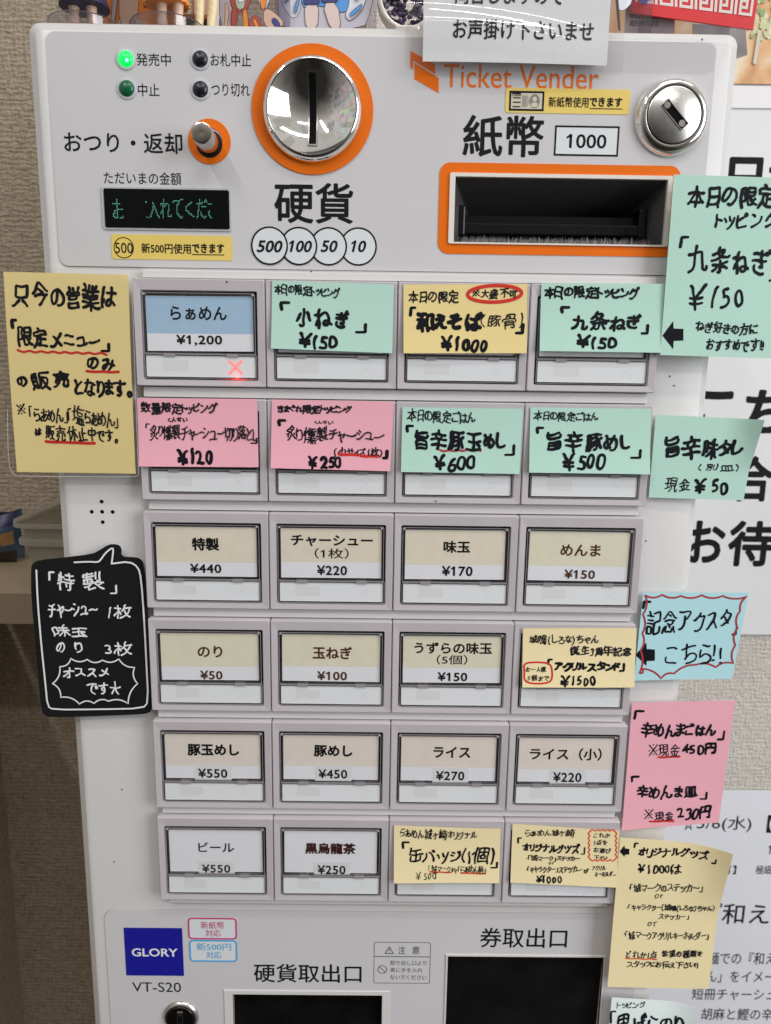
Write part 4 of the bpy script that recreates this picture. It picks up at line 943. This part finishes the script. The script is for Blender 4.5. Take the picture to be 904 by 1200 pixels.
wt.build('marker_writing', M_WHITEINK, card)
# white laminated notice hanging over the top edge
Yw = -.0046
bnd = lambda u,v: .0012*math.sin(2.6*u+.4)+.0008*v
n = Note([(497.5,-60),(719,-56),(710.6,78),(495.4,73.3)], Yw, bnd); o = n.sheet('notice_sheet', P_WHITE, nu=16, nv=16)
mb = MB()
for t, r in (('両替しますので',(533,-17,660,7.2)),('お声掛け下さいませ',(531,25.4,695,48.6))):
    v, f = text_mesh(t, 0); v0 = v; x0,z0,x1,z1 = R(*r,Yw); lo, hi = v.min(0), v.max(0)
    X = x0+(v[:,0]-lo[0])/(hi[0]-lo[0])*(x1-x0); Z = z0+(v[:,1]-lo[1])/(hi[1]-lo[1])*(z1-z0)-.0012*(v[:,0]/hi[0])*0
    mb = MB()
    for k, (dx, dz) in enumerate(((-.00012,0),(.00012,0),(0,.00012),(0,-.00012))): mb.add([(a+dx, n.surf(a,b)-.00008-k*3e-6, b+dz) for a,b in zip(X,Z)], f)
    mb.build('lettering', M_GREYTXT, o)
tag(o, 'white laminated sheet reading お声掛け下さいませ, hanging over the top edge', 'notice')
slv = lambda u,v: .0016*math.sin(2.8*u+.3)+.0028*math.exp(-((v-.62-.22*u*u)/.10)**2)*(1-.5*u)+.0008*v
film([(478,-64),(738,-58),(728,90),(474,84)], Yw-.0009, 0, o, m=clear('glossy_sleeve',(.955,.955,.955),.06,.05), bend=slv, nu=40, nv=60)
for q, lab in (([(688,44),(842,46),(836,87.5),(690,84)],'strip of clear tape on the white panel above the door lock'),):
    t_ = film(q, -.0012, 0, None, 'clear_tape', C_TAPE); tag(t_, lab, 'tape')

# ------------------------------------------------------------------ things standing on top of the machine
def lump(mb, c, r, mi=0, n=20, m=12):
    V = [];
    for j in range(m+1):
        t = math.pi*j/m
        for i in range(n):
            a = 2*math.pi*i/n; V.append((c[0]+r[0]*math.sin(t)*math.cos(a), c[1]+r[1]*math.sin(t)*math.sin(a), c[2]+r[2]*math.cos(t)))
    mb.add(V, [(j*n+i, (j+1)*n+i, (j+1)*n+(i+1)%n, j*n+(i+1)%n) for j in range(m) for i in range(n)], mi)
def vlathe(mb, prof, cx, cy, n=40, mi=0, pleat=0, k=18):
    V = []
    for r, z in prof:
        for i in range(n):
            a = 2*math.pi*i/n; rr = r*(1+pleat*math.cos(k*a)); V.append((cx+rr*math.cos(a), cy+rr*math.sin(a), z))
    mb.add(V, [(j*n+i, j*n+(i+1)%n, (j+1)*n+(i+1)%n, (j+1)*n+i) for j in range(len(prof)-1) for i in range(n)]+[tuple(range(n))[::-1], tuple((len(prof)-1)*n+i for i in range(n))], mi)
SKIN = mat('doll_skin', (.78,.56,.42), .45)
ZS = ZT
def doll(px, w, skirt, label, hair, leglen, skirt_r, Yc=.026, legs=(-.004,.004), pleat=0.0):
    cx = at(px,20,Yc)[0]
    r = root('figurine', (cx,Yc,ZS), label, 'figurine')
    mb = MB(); vlathe(mb, [(w,ZS),(w*1.0,ZS+.0058),(w*.985,ZS+.0064)], cx, Yc, 64); mb.build('display_base', C_ACRYL, r, smooth=20)
    mb = MB()
    mb.add([(cx+q*math.cos(a),Yc+q*math.sin(a),ZS+.0065) for q in (w*.985,w*.93) for a in [6.2832*i/64 for i in range(64)]], [(i,(i+1)%64,64+(i+1)%64,64+i) for i in range(64)]); mb.build('base_rim', mat('base_shadow',(.46,.40,.42),.4), r)  # mauve grey ring round the top edge of the base
    mb = MB(); b0 = ZS+.0064
    for d in legs:
        vlathe(mb, [(.0022,b0),(.0025,b0+.0018),(.0021,b0+.004),(.0027,b0+leglen)], cx+d, Yc-.001, 16)
    vlathe(mb, [(.0055,b0+leglen+.008),(.0048,b0+leglen+.020),(.0024,b0+leglen+.0235),(.0020,b0+leglen+.026)], cx, Yc, 20)
    z = b0+leglen+.040; lump(mb, (cx,Yc,z), (.0155,.0145,.0150)); mb.build('body', SKIN, r, smooth=60)
    mb = MB(); vlathe(mb, [(skirt_r,b0+leglen-.0025),(skirt_r*1.0,b0+leglen-.0015),(skirt_r*.80,b0+leglen+.004),(.0062,b0+leglen+.010),(.0064,b0+leglen+.022),(.003,b0+leglen+.0245)], cx, Yc, 108, 0, pleat, 18)
    mb.build('dress', skirt, r, smooth=50)
    mb = MB(); lump(mb, (cx,Yc+.002,z+.0025), (.0170,.0155,.0160))
    for s_, a in hair[1]:
        V=[]; 
        for j in range(16):
            t = j/15; lump(mb, (cx+s_*(.012+.006*math.sin(2.2*t)), Yc+.004, z-.004-a*t), (.0046*(1-.62*t),.0042*(1-.5*t),.0060), n=12, m=8)
    mb.build('hair', hair[0], r, smooth=60)
    return r
doll(100, .0168, mat('navy_dress',(.022,.022,.075),.5,nscale=120,namt=.4), 'small doll in a navy skirt on a round clear base, on top of the machine', (mat('dark_hair',(.05,.03,.03),.4),[]), .0098, .0112, legs=(-.0046,.0035))
doll(196, .0172, mat('orange_dress',(.78,.25,.035),.5), 'small doll in a pleated orange skirt with long blond hair on a clear base', (mat('blond_hair',(.80,.66,.40),.4),[(.80,.047),(1.15,.044)]), .0116, .0100, Yc=.026, legs=(-.002,.0055), pleat=.05)
def flat(name, label, cat, polys, Y, base=None, th=.0018, clearq=None, depth=None):
    """printed stand-up panel: a clear acrylic plate with coloured print on its face"""
    r = root(name, (at(clearq[0],20,Y)[0], Y, ZS), label, cat)
    a = R(clearq[0], clearq[1], clearq[2], 40, Y)
    MB().prism(rrect(a[0],ZS+.003,a[2],a[3],.003), Y, Y+th).build('plate', C_ACRYL, r)
    vb = MB(); xm = (a[0]+a[2])/2; vb.prism(rrect(xm-.013,ZS,xm+.013,ZS+.003,.0008), Y-.010, Y+.014); vb.build('foot', C_ACRYL, r)
    for k, (nm, m, pts) in enumerate(polys):
        P = [at(*p,Y) for p in pts]
        ar = sum(P[i][0]*P[(i+1)%len(P)][1]-P[(i+1)%len(P)][0]*P[i][1] for i in range(len(P)))
        if ar < 0: P = P[::-1]
        y = Y-.0001-.00012*k; mb = MB(); Q = smooth_line(P,1,True); mb.prism(Q.tolist(), y-.00008, y)
        tq = np.roll(Q,-1,0)-np.roll(Q,1,0); tq = tq/np.maximum(np.hypot(tq[:,0],tq[:,1]),1e-9)[:,None]; Q2 = Q+np.stack([tq[:,1],-tq[:,0]],1)*.00028
        mb.prism(Q2.tolist(), y+.00001, y+.00004, 1); mb.build(nm, [m, OL], r)
    return r
OL = mat('print_dark_line',(.06,.03,.03),.5); TAN = mat('print_tan',(.62,.42,.32),.5); PORG = mat('print_orange',(.80,.24,.03),.5); PGRN = mat('print_sage',(.42,.52,.42),.5); PRED = mat('print_brick',(.40,.07,.05),.5)
PBLU = mat('print_blue',(.10,.32,.72),.5); PWHT = mat('print_white',(.74,.75,.82),.5); PNAVY = mat('print_navy',(.05,.05,.22),.5); PSKIN = mat('print_skin',(.74,.60,.56),.5); PGRY = mat('print_grey',(.45,.40,.42),.5); PLIL = mat('print_lilac',(.56,.53,.62),.5)
flat('acrylic_standee','clear standee with orange and tan print behind the navy doll','standee',
 [('print_panel',PORG,[(116,-40),(142,-40),(141,36),(116,36)]),('print_panel',PORG,[(160,-40),(216,-40),(214,36),(160,36)]),('print_panel',TAN,[(141,-40),(166,-40),(160,36),(140,36)]),('print_line',PGRY,[(135,-40),(140,-40),(137,14),(132,36),(130,36),(132,12)]),
  ('print_shape',PRED,[(172,-40),(180,-40),(176,8),(168,10)])], .060, clearq=(112,-44,218))
flat('acrylic_standee','clear standee with brick red and sage print beside the orange doll','standee',
 [('print_panel',TAN,[(226,-40),(252,-40),(251,36),(228,36)]),('print_panel',PWHT,[(251,-40),(258,-40),(258,36),(251,36)]),('print_panel',PGRY,[(258,-40),(274,-40),(275,36),(258,36)]),('print_line',TAN,[(264,2),(269,10),(266,36),(263,36),(265,12)]),
  ('print_shape',PRED,[(266,-40),(300,-40),(293,12),(277,16),(270,4)]),('print_shape',PGRN,[(273,-40),(293,-40),(288,9),(280,13),(276,2)]),('print_shape',PWHT,[(276,-40),(292,-40),(289,2),(278,4)]),
  ('print_limb',PRED,[(272,10),(279,13),(277,36),(272,36)]),('print_limb',PORG,[(285,13),(290,12),(292,36),(287,36)]),('print_shape',PRED,[(292,28),(299,17),(308,28),(304,36),(296,36)]),('print_line',PORG,[(297,26),(299,22),(304,32),(302,35)]),
  ('print_shape',PLIL,[(300,-40),(324,-40),(316,10),(304,12)]),('print_shape',PORG,[(306,-10),(314,-8),(311,14),(306,10)]),('print_shape',TAN,[(310,12),(320,14),(336,30),(320,36),(310,30)]),('print_shape',PNAVY,[(318,26),(323,22),(330,32),(326,36)])], .048, clearq=(224,-44,340))
flat('acrylic_standee','clear standee with blue and white print in front of the pale wall','standee',
 [('print_shape',PLIL,[(326,-40),(440,-40),(436,10),(425,36),(330,36),(326,10)]),('print_shape',PWHT,[(330,-40),(352,-40),(354,8),(346,24),(334,12),(329,-5)]),('print_shape',PBLU,[(352,-40),(416,-40),(411,10),(400,16),(396,10),(380,8),(366,6),(353,10)]),('print_shape',PWHT,[(414,-40),(438,-40),(429,6),(412,26),(404,20),(410,6)]),
  ('print_limb',PSKIN,[(357,4),(374,4),(372,36),(359,36)]),('print_limb',PSKIN,[(378,4),(396,4),(400,36),(388,36)]),('print_band',PNAVY,[(356,0),(375,0),(374,6),(357,6)]),('print_band',PNAVY,[(377,-2),(396,-3),(396,3),(378,4)]),('print_shape',PWHT,[(366,-40),(384,-40),(380,-4),(370,-4)]),
  ('print_line',PBLU,[(334,2),(340,-8),(343,-7),(335,6)]),('print_line',PBLU,[(345,14),(350,-2),(352,0),(347,18)]),('print_line',PBLU,[(418,-2),(428,-14),(430,-12),(416,4)]),('print_line',PBLU,[(410,18),(424,6),(425,9),(411,22)])], .052, clearq=(322,-44,442))
# brown box between the standees
mb = MB(); a = at(214,24,.036); a2 = at(245,24,.036)
mb.box(a[0], a2[0], .036, .056, ZS, at(230,16,.036)[1]); bo = mb.build('small_box', mat('brown_box',(.45,.22,.10),.6,nscale=60,namt=.2), bevel=.0006); tag(bo, 'small brown box on the machine top behind the orange doll', 'box')
mb = MB(); z = at(230,22,.0358)[1]; mb.box(a[0]+.002,a2[0]-.001,.0356,.0360,ZS+.001,z); mb.build('box_front', mat('box_black',(.02,.02,.02),.5), bo)
# dark beaded ornament in a silver rim
cx, cz = at(478,-2,.05); r = root('ornament', (cx,.05,ZS), 'dark purple beaded ornament in a silver rim beside the hanging notice', 'ornament')
mb = MB(); rg = random.Random(9)
for i in range(190):
    a = rg.uniform(0,6.28); q = math.sqrt(rg.random())*.0122; lump(mb, (cx+q*math.cos(a),.05+rg.uniform(-.003,.003),cz+q*math.sin(a)*1.1), (.0013,.0013,.0013), rg.randrange(3), 8, 6)
mb.build('beads', [mat('bead_purple',(.045,.025,.085),.25),mat('bead_dark',(.02,.02,.03),.2),mat('bead_grey',(.16,.14,.17),.3)], r, smooth=60)
mb = MB(); mb.ring(circ(cx,cz,.0150,48,.0160), circ(cx,cz,.0125,48,.0135), .046, .055); mb.box(cx-.006,cx+.006,.045,.057,ZS,cz-.0135); mb.build('silver_rim', mat('rim_silver',(.62,.58,.55),.35,.6), r, bevel=.0008)
# red banner card with a cream key pattern, in a clear stand
Yr = .040
r = root('pattern_card', (at(815,20,Yr)[0],Yr,ZS), 'red card with a cream key pattern leaning above the right corner of the machine', 'card')
q = [(732,-78),(898,-66),(883,34.7),(741,15)]
P = [at(*p,Yr) for p in q]; MB().prism(P[::-1], Yr, Yr+.0012).build('red_panel', mat('banner_red',(.66,.025,.03),.45), r)
nn = Note(q, Yr); mb = MB()
def key(u0, v0, du, dv):
    pts = [(0,1),(0,0),(1,0),(1,1),(.30,1),(.30,.35),(.68,.35),(.68,.68),(.48,.68)]
    P = [nn.pos(u0+a*du, v0+b*dv) for a,b in pts]
    for i in range(len(P)-1):
        d = (P[i+1]-P[i])/np.hypot(*(P[i+1]-P[i])); m_ = np.array([-d[1],d[0]])*.00062; A, B_ = P[i]-d*.00062, P[i+1]+d*.00062
        mb.k += 1; mb.add([(p[0],Yr-.0001-mb.k*2e-6,p[1]) for p in (A-m_,B_-m_,B_+m_,A+m_)],[(0,1,2,3)])
for i in range(6): key(.045+i*.158, .60, .125, .235); key(.045+i*.158, .12, .125, .235)
mb.build('key_pattern', mat('banner_cream',(.74,.64,.60),.5), r)
xm = at(800,20,Yr)[0]
mb = MB().box(xm-.020,xm+.024,Yr+.0013,Yr+.003,ZS,at(800,5,Yr)[1]); mb.box(xm-.020,xm+.024,Yr-.010,Yr+.012,ZS,ZS+.0025); mb.build('clear_stand', C_ACRYL, r)
Yk = .044
P = [at(*p,Yk) for p in ((732,48),(790,54),(792,4),(734,-2))]
o = MB().prism(P, Yk, Yk+.0008).build('caption_card', mat('tan_card',(.55,.47,.42),.6)); tag(o, 'small tan caption card with two printed lines under the red patterned card', 'card')
for t, q in (('城鳴(しろな)ちゃん',(738,16,784,23)),('誕生3周年記念',(738,24,773,31))):
    mb = MB(); put_text(mb,t,q,Yk); mb.build('lettering', OL, o)
flat('acrylic_standee','clear standee with white print at the right end of the hanging notice','standee',
 [('print_shape',PWHT,[(720,-40),(746,-40),(742,2),(730,14),(722,8)]),('print_line',OL,[(719,-40),(721,-40),(727,36),(725,36)]),('print_shape',PNAVY,[(748,-10),(762,-12),(758,5),(752,6)])], .034, clearq=(716,-44,766))

# ------------------------------------------------------------------ posters on the right wall
def sheet_on_wall(name, quad, Y, m, label, th=.0004):
    P = [at(*p,Y) for p in quad]; o = MB().prism(P[::-1], Y, Y+th).build(name, m); return tag(o, label, 'poster')
Yp = WY-.003
big = sheet_on_wall('poster', [(700,93),(1120,97),(1060,745),(690,742)], Yp, mat('poster_white',(.74,.735,.74),.4,nscale=6,namt=.03), 'large white poster with big black lettering behind the right side of the machine')
for ch, r in (('日',(853,184,893,238)),('本',(899,184,950,238)),('こ',(817,458,862,510)),('ち',(873,456.5,924,508)),('合',(858,534,906,588)),('お',(803,610,850,660)),('待',(853.5,610,907,664))): mb = MB(); put_text(mb, ch, r, Yp, offset=.03); mb.build('letter', M_BLACK, big)
low = sheet_on_wall('poster', [(770,925),(1060,928),(1010,1330),(740,1330)], WY-.0035, mat('flyer_white',(.77,.78,.83),.5,nscale=6,namt=.03), 'white event flyer with printed lines behind the lower right notes')
Yq = WY-.0035
for t, r, o_ in (('☆',(801,956.5,814,973),0),('5/6(水)',(817,956,881,975),0),('【',(899,955,907,976),0),('1',(900.4,990,903.6,1001),0),('可】',(844.4,1014,863,1024.5),.002),('極細',(886,1014,904.5,1024.5),.002),('『和え',(834,1058.6,902,1083),.004),
   ('麺での『和え',(830,1115.8,909,1130.4),.002),('ん」をイメー',(828,1138,908,1151.4),.002),('短冊チャーシュ',(811,1158.4,909,1172),.002),('胡麻と鰹の辛',(822,1181.6,906,1195.4),.002)): mb = MB(); put_text(mb, t, r, Yq, offset=o_+.005); mb.build('printed_line', mat('flyer_ink',(.014,.014,.018),.6,spec=.12), low)
# ramen picture: a painted poster with broth, leeks and grey cloth
def picmat():
    m = bpy.data.materials.new('food_picture'); m.use_nodes = True; n, l = m.node_tree.nodes, m.node_tree.links; b = n['Principled BSDF']; b.inputs['Roughness'].default_value = .45
    t = n.new('ShaderNodeTexCoord'); nz = n.new('ShaderNodeTexNoise'); nz.inputs['Scale'].default_value = 26; nz.inputs['Detail'].default_value = 5; nz.inputs['Distortion'].default_value = 1.2
    l.new(t.outputs['Object'], nz.inputs['Vector']); r = n.new('ShaderNodeValToRGB'); e = r.color_ramp.elements
    e[0].position = .30; e[0].color = (.52,.24,.10,1); e[1].position = .70; e[1].color = (.80,.66,.48,1); x = e.new(.50); x.color = (.72,.42,.20,1)
    l.new(nz.outputs['Fac'], r.inputs[0]); l.new(r.outputs[0], b.inputs['Base Color']); return m
pic = sheet_on_wall('poster', [(700,-95),(1080,-90),(1030,101),(700,95)], WY-.0045, picmat(), 'food picture poster in orange and cream above the white poster')
mb = MB(); Yc = WY-.0048; rg = random.Random(4)
P = [at(*p,Yc) for p in ((864,30),(874,34),(876,64),(864,68),(815,60),(812,28))]; mb.prism(P[::-1], Yc-.0001, Yc+.0001, 0)
for i in range(90):
    cx, cy = rg.uniform(876,925), rg.uniform(-60,46)
    x, z = at(cx,cy,Yc); rr = rg.uniform(.0012,.0036); mb.k += 1
    mb.add([(x+rr*math.cos(a)*rg.uniform(.5,1),Yc-.0002-mb.k*3e-6,z+rr*math.sin(a)*rg.uniform(.6,1.3)) for a in [k*6.28/7 for k in range(7)]],[tuple(range(7))], 1+rg.randrange(3))
P = [at(*p,Yc) for p in ((888,36),(892,36),(886,76),(882,75))]; mb.prism(P[::-1], Yc-.0008, Yc-.0007, 4)
mb.build('print_shapes', [mat('pic_grey',(.25,.23,.23),.6,nscale=90,namt=.35), mat('pic_leek',(.56,.60,.34),.6), mat('pic_pale',(.72,.68,.46),.6), mat('pic_green',(.30,.38,.18),.6), mat('pic_glass',(.62,.58,.50),.5)], pic)
cap = sheet_on_wall('poster', [(838,100),(1000,102),(990,128),(838,126)], WY-.0040, mat('strip_white',(.80,.79,.79),.5), 'narrow white strip of paper under the food picture'); 

# ------------------------------------------------------------------ shelf, tub and packet on the left
sh_top = at(20,695,.075)[1]; sh_bot = at(20,730,.075)[1]
sh = MB().box(-.1848, XL-.004, .075, WY-.0002, sh_bot, sh_top).build('shelf', mat('pale_wood',(.31,.24,.155),.5,nscale=20,namt=.12), bevel=.0012); tag(sh, 'pale wooden shelf at the left of the machine', 'shelf')
mb = MB(); mb.box(-.1848, XL-.004, .0735, .0749, sh_bot, sh_top); mb.build('front_edge', mat('edge_band',(.235,.185,.12),.5), sh)
Yt = .071
xl = at(14,660,Yt)[0]; xr = xl+.115; zt = at(30,619,Yt)[1]
TUB = mat('frosted_plastic',(.46,.42,.35),.35,nscale=30,namt=.15)
_n, _l = TUB.node_tree.nodes, TUB.node_tree.links
_t = _n.new('ShaderNodeBsdfTranslucent'); _t.inputs[0].default_value = (.46,.41,.33,1); _p = _n.new('ShaderNodeBsdfTransparent')
_a = _n.new('ShaderNodeMixShader'); _a.inputs[0].default_value = .40; _b = _n.new('ShaderNodeMixShader'); _b.inputs[0].default_value = .22
_l.new(_n['Principled BSDF'].outputs[0], _a.inputs[1]); _l.new(_t.outputs[0], _a.inputs[2]); _l.new(_a.outputs[0], _b.inputs[1]); _l.new(_p.outputs[0], _b.inputs[2])
_l.new(_b.outputs[0], _n['Material Output'].inputs[0])
tub = root('plastic_tub', ((xl+xr)/2,Yt+.03,sh_top), 'cloudy plastic food tub with a tilted lid on the wooden shelf', 'tub')
mb = MB(); cx, cy = (xl+xr)/2, Yt+.030
def rlev(e, z): return [(x,y,z) for x,y in rrect(xl+e, Yt+e, xr-e, Yt+.062-e, .012)]
lev = [(.010,sh_top),(.008,sh_top+.001),(.003,zt-.012),(.0005,zt-.011),(.0005,zt-.008),(.003,zt-.007),(.002,zt-.001),(-.0012,zt),(-.0012,zt+.003)]
V = [p for e,z in lev for p in rlev(e,z)]; n_ = len(rlev(0,0))
mb.add(V, [(a*n_+i, a*n_+(i+1)%n_, (a+1)*n_+(i+1)%n_, (a+1)*n_+i) for a in range(len(lev)-1) for i in range(n_)]+[tuple(range(n_))[::-1]]); mb.build('tub_body', TUB, tub, smooth=40)
mb = MB(); pts = rrect(xl-.001, Yt-.001, xr+.001, Yt+.063, .012); sl = .42
top = [(x,y,zt+.004+(x-xl)*sl) for x,y in pts]; bot = [(x,y,z-.0022) for x,y,z in top]; n_ = len(top)
ins = [(cx+(x-cx)*.86, cy+(y-cy)*.80, z+.0006) for x,y,z in top]
mb.add(top+bot+ins, [tuple(range(n_,2*n_))[::-1]]+[(n_+i,n_+(i+1)%n_,(i+1)%n_,i) for i in range(n_)]+[(i,(i+1)%n_,2*n_+(i+1)%n_,2*n_+i) for i in range(n_)]+[tuple(range(2*n_,3*n_))])
mb.build('tub_lid', TUB, tub, smooth=30)
mb = MB().box(xl+.045,xl+.085,Yt+.0002,Yt+.0012,zt-.0095,zt-.006); mb.build('lid_latch', mat('latch_green',(.18,.28,.16),.5), tub)
x0 = at(-26,600,.145)[0]; x1 = at(15,600,.145)[0]; z1 = at(5,598,.145)[1]
pk = MB(); V = []
for j in range(9):
    for i in range(9):
        u, v = i/8, j/8; V.append((x0+(x1-x0)*u+.001*math.sin(9*v), .145-.010*math.sin(math.pi*u)*math.sin(math.pi*v), sh_top+(z1-sh_top)*v*(1-.10*math.sin(3*u))))
nv = len(V); V += [(x,.290-y+.012,z) for x,y,z in V]; V = [(x,min(y,WY-.004),z) for x,y,z in V]
fs = [(j*9+i,j*9+i+1,(j+1)*9+i+1,(j+1)*9+i) for j in range(8) for i in range(8)]; mi = [0]*64
pk.add(V[:nv], fs); pk.m = [ (1 if (f//8) > 5 else 2 if (f%8>5 and 2<(f//8)<5) else 3 if (f//8)<2 else 0) for f in range(64)]
pk.add(V[nv:], [f[::-1] for f in fs])
o = pk.build('snack_packet', [mat('packet_blue',(.05,.085,.14),.35,nscale=60,namt=.3), mat('packet_navy',(.03,.03,.09),.4), mat('packet_orange',(.34,.19,.07),.4), mat('packet_dark',(.03,.02,.02),.5)], smooth=60); tag(o, 'blue snack packet on the shelf beside the plastic tub, at the photo edge', 'packet')
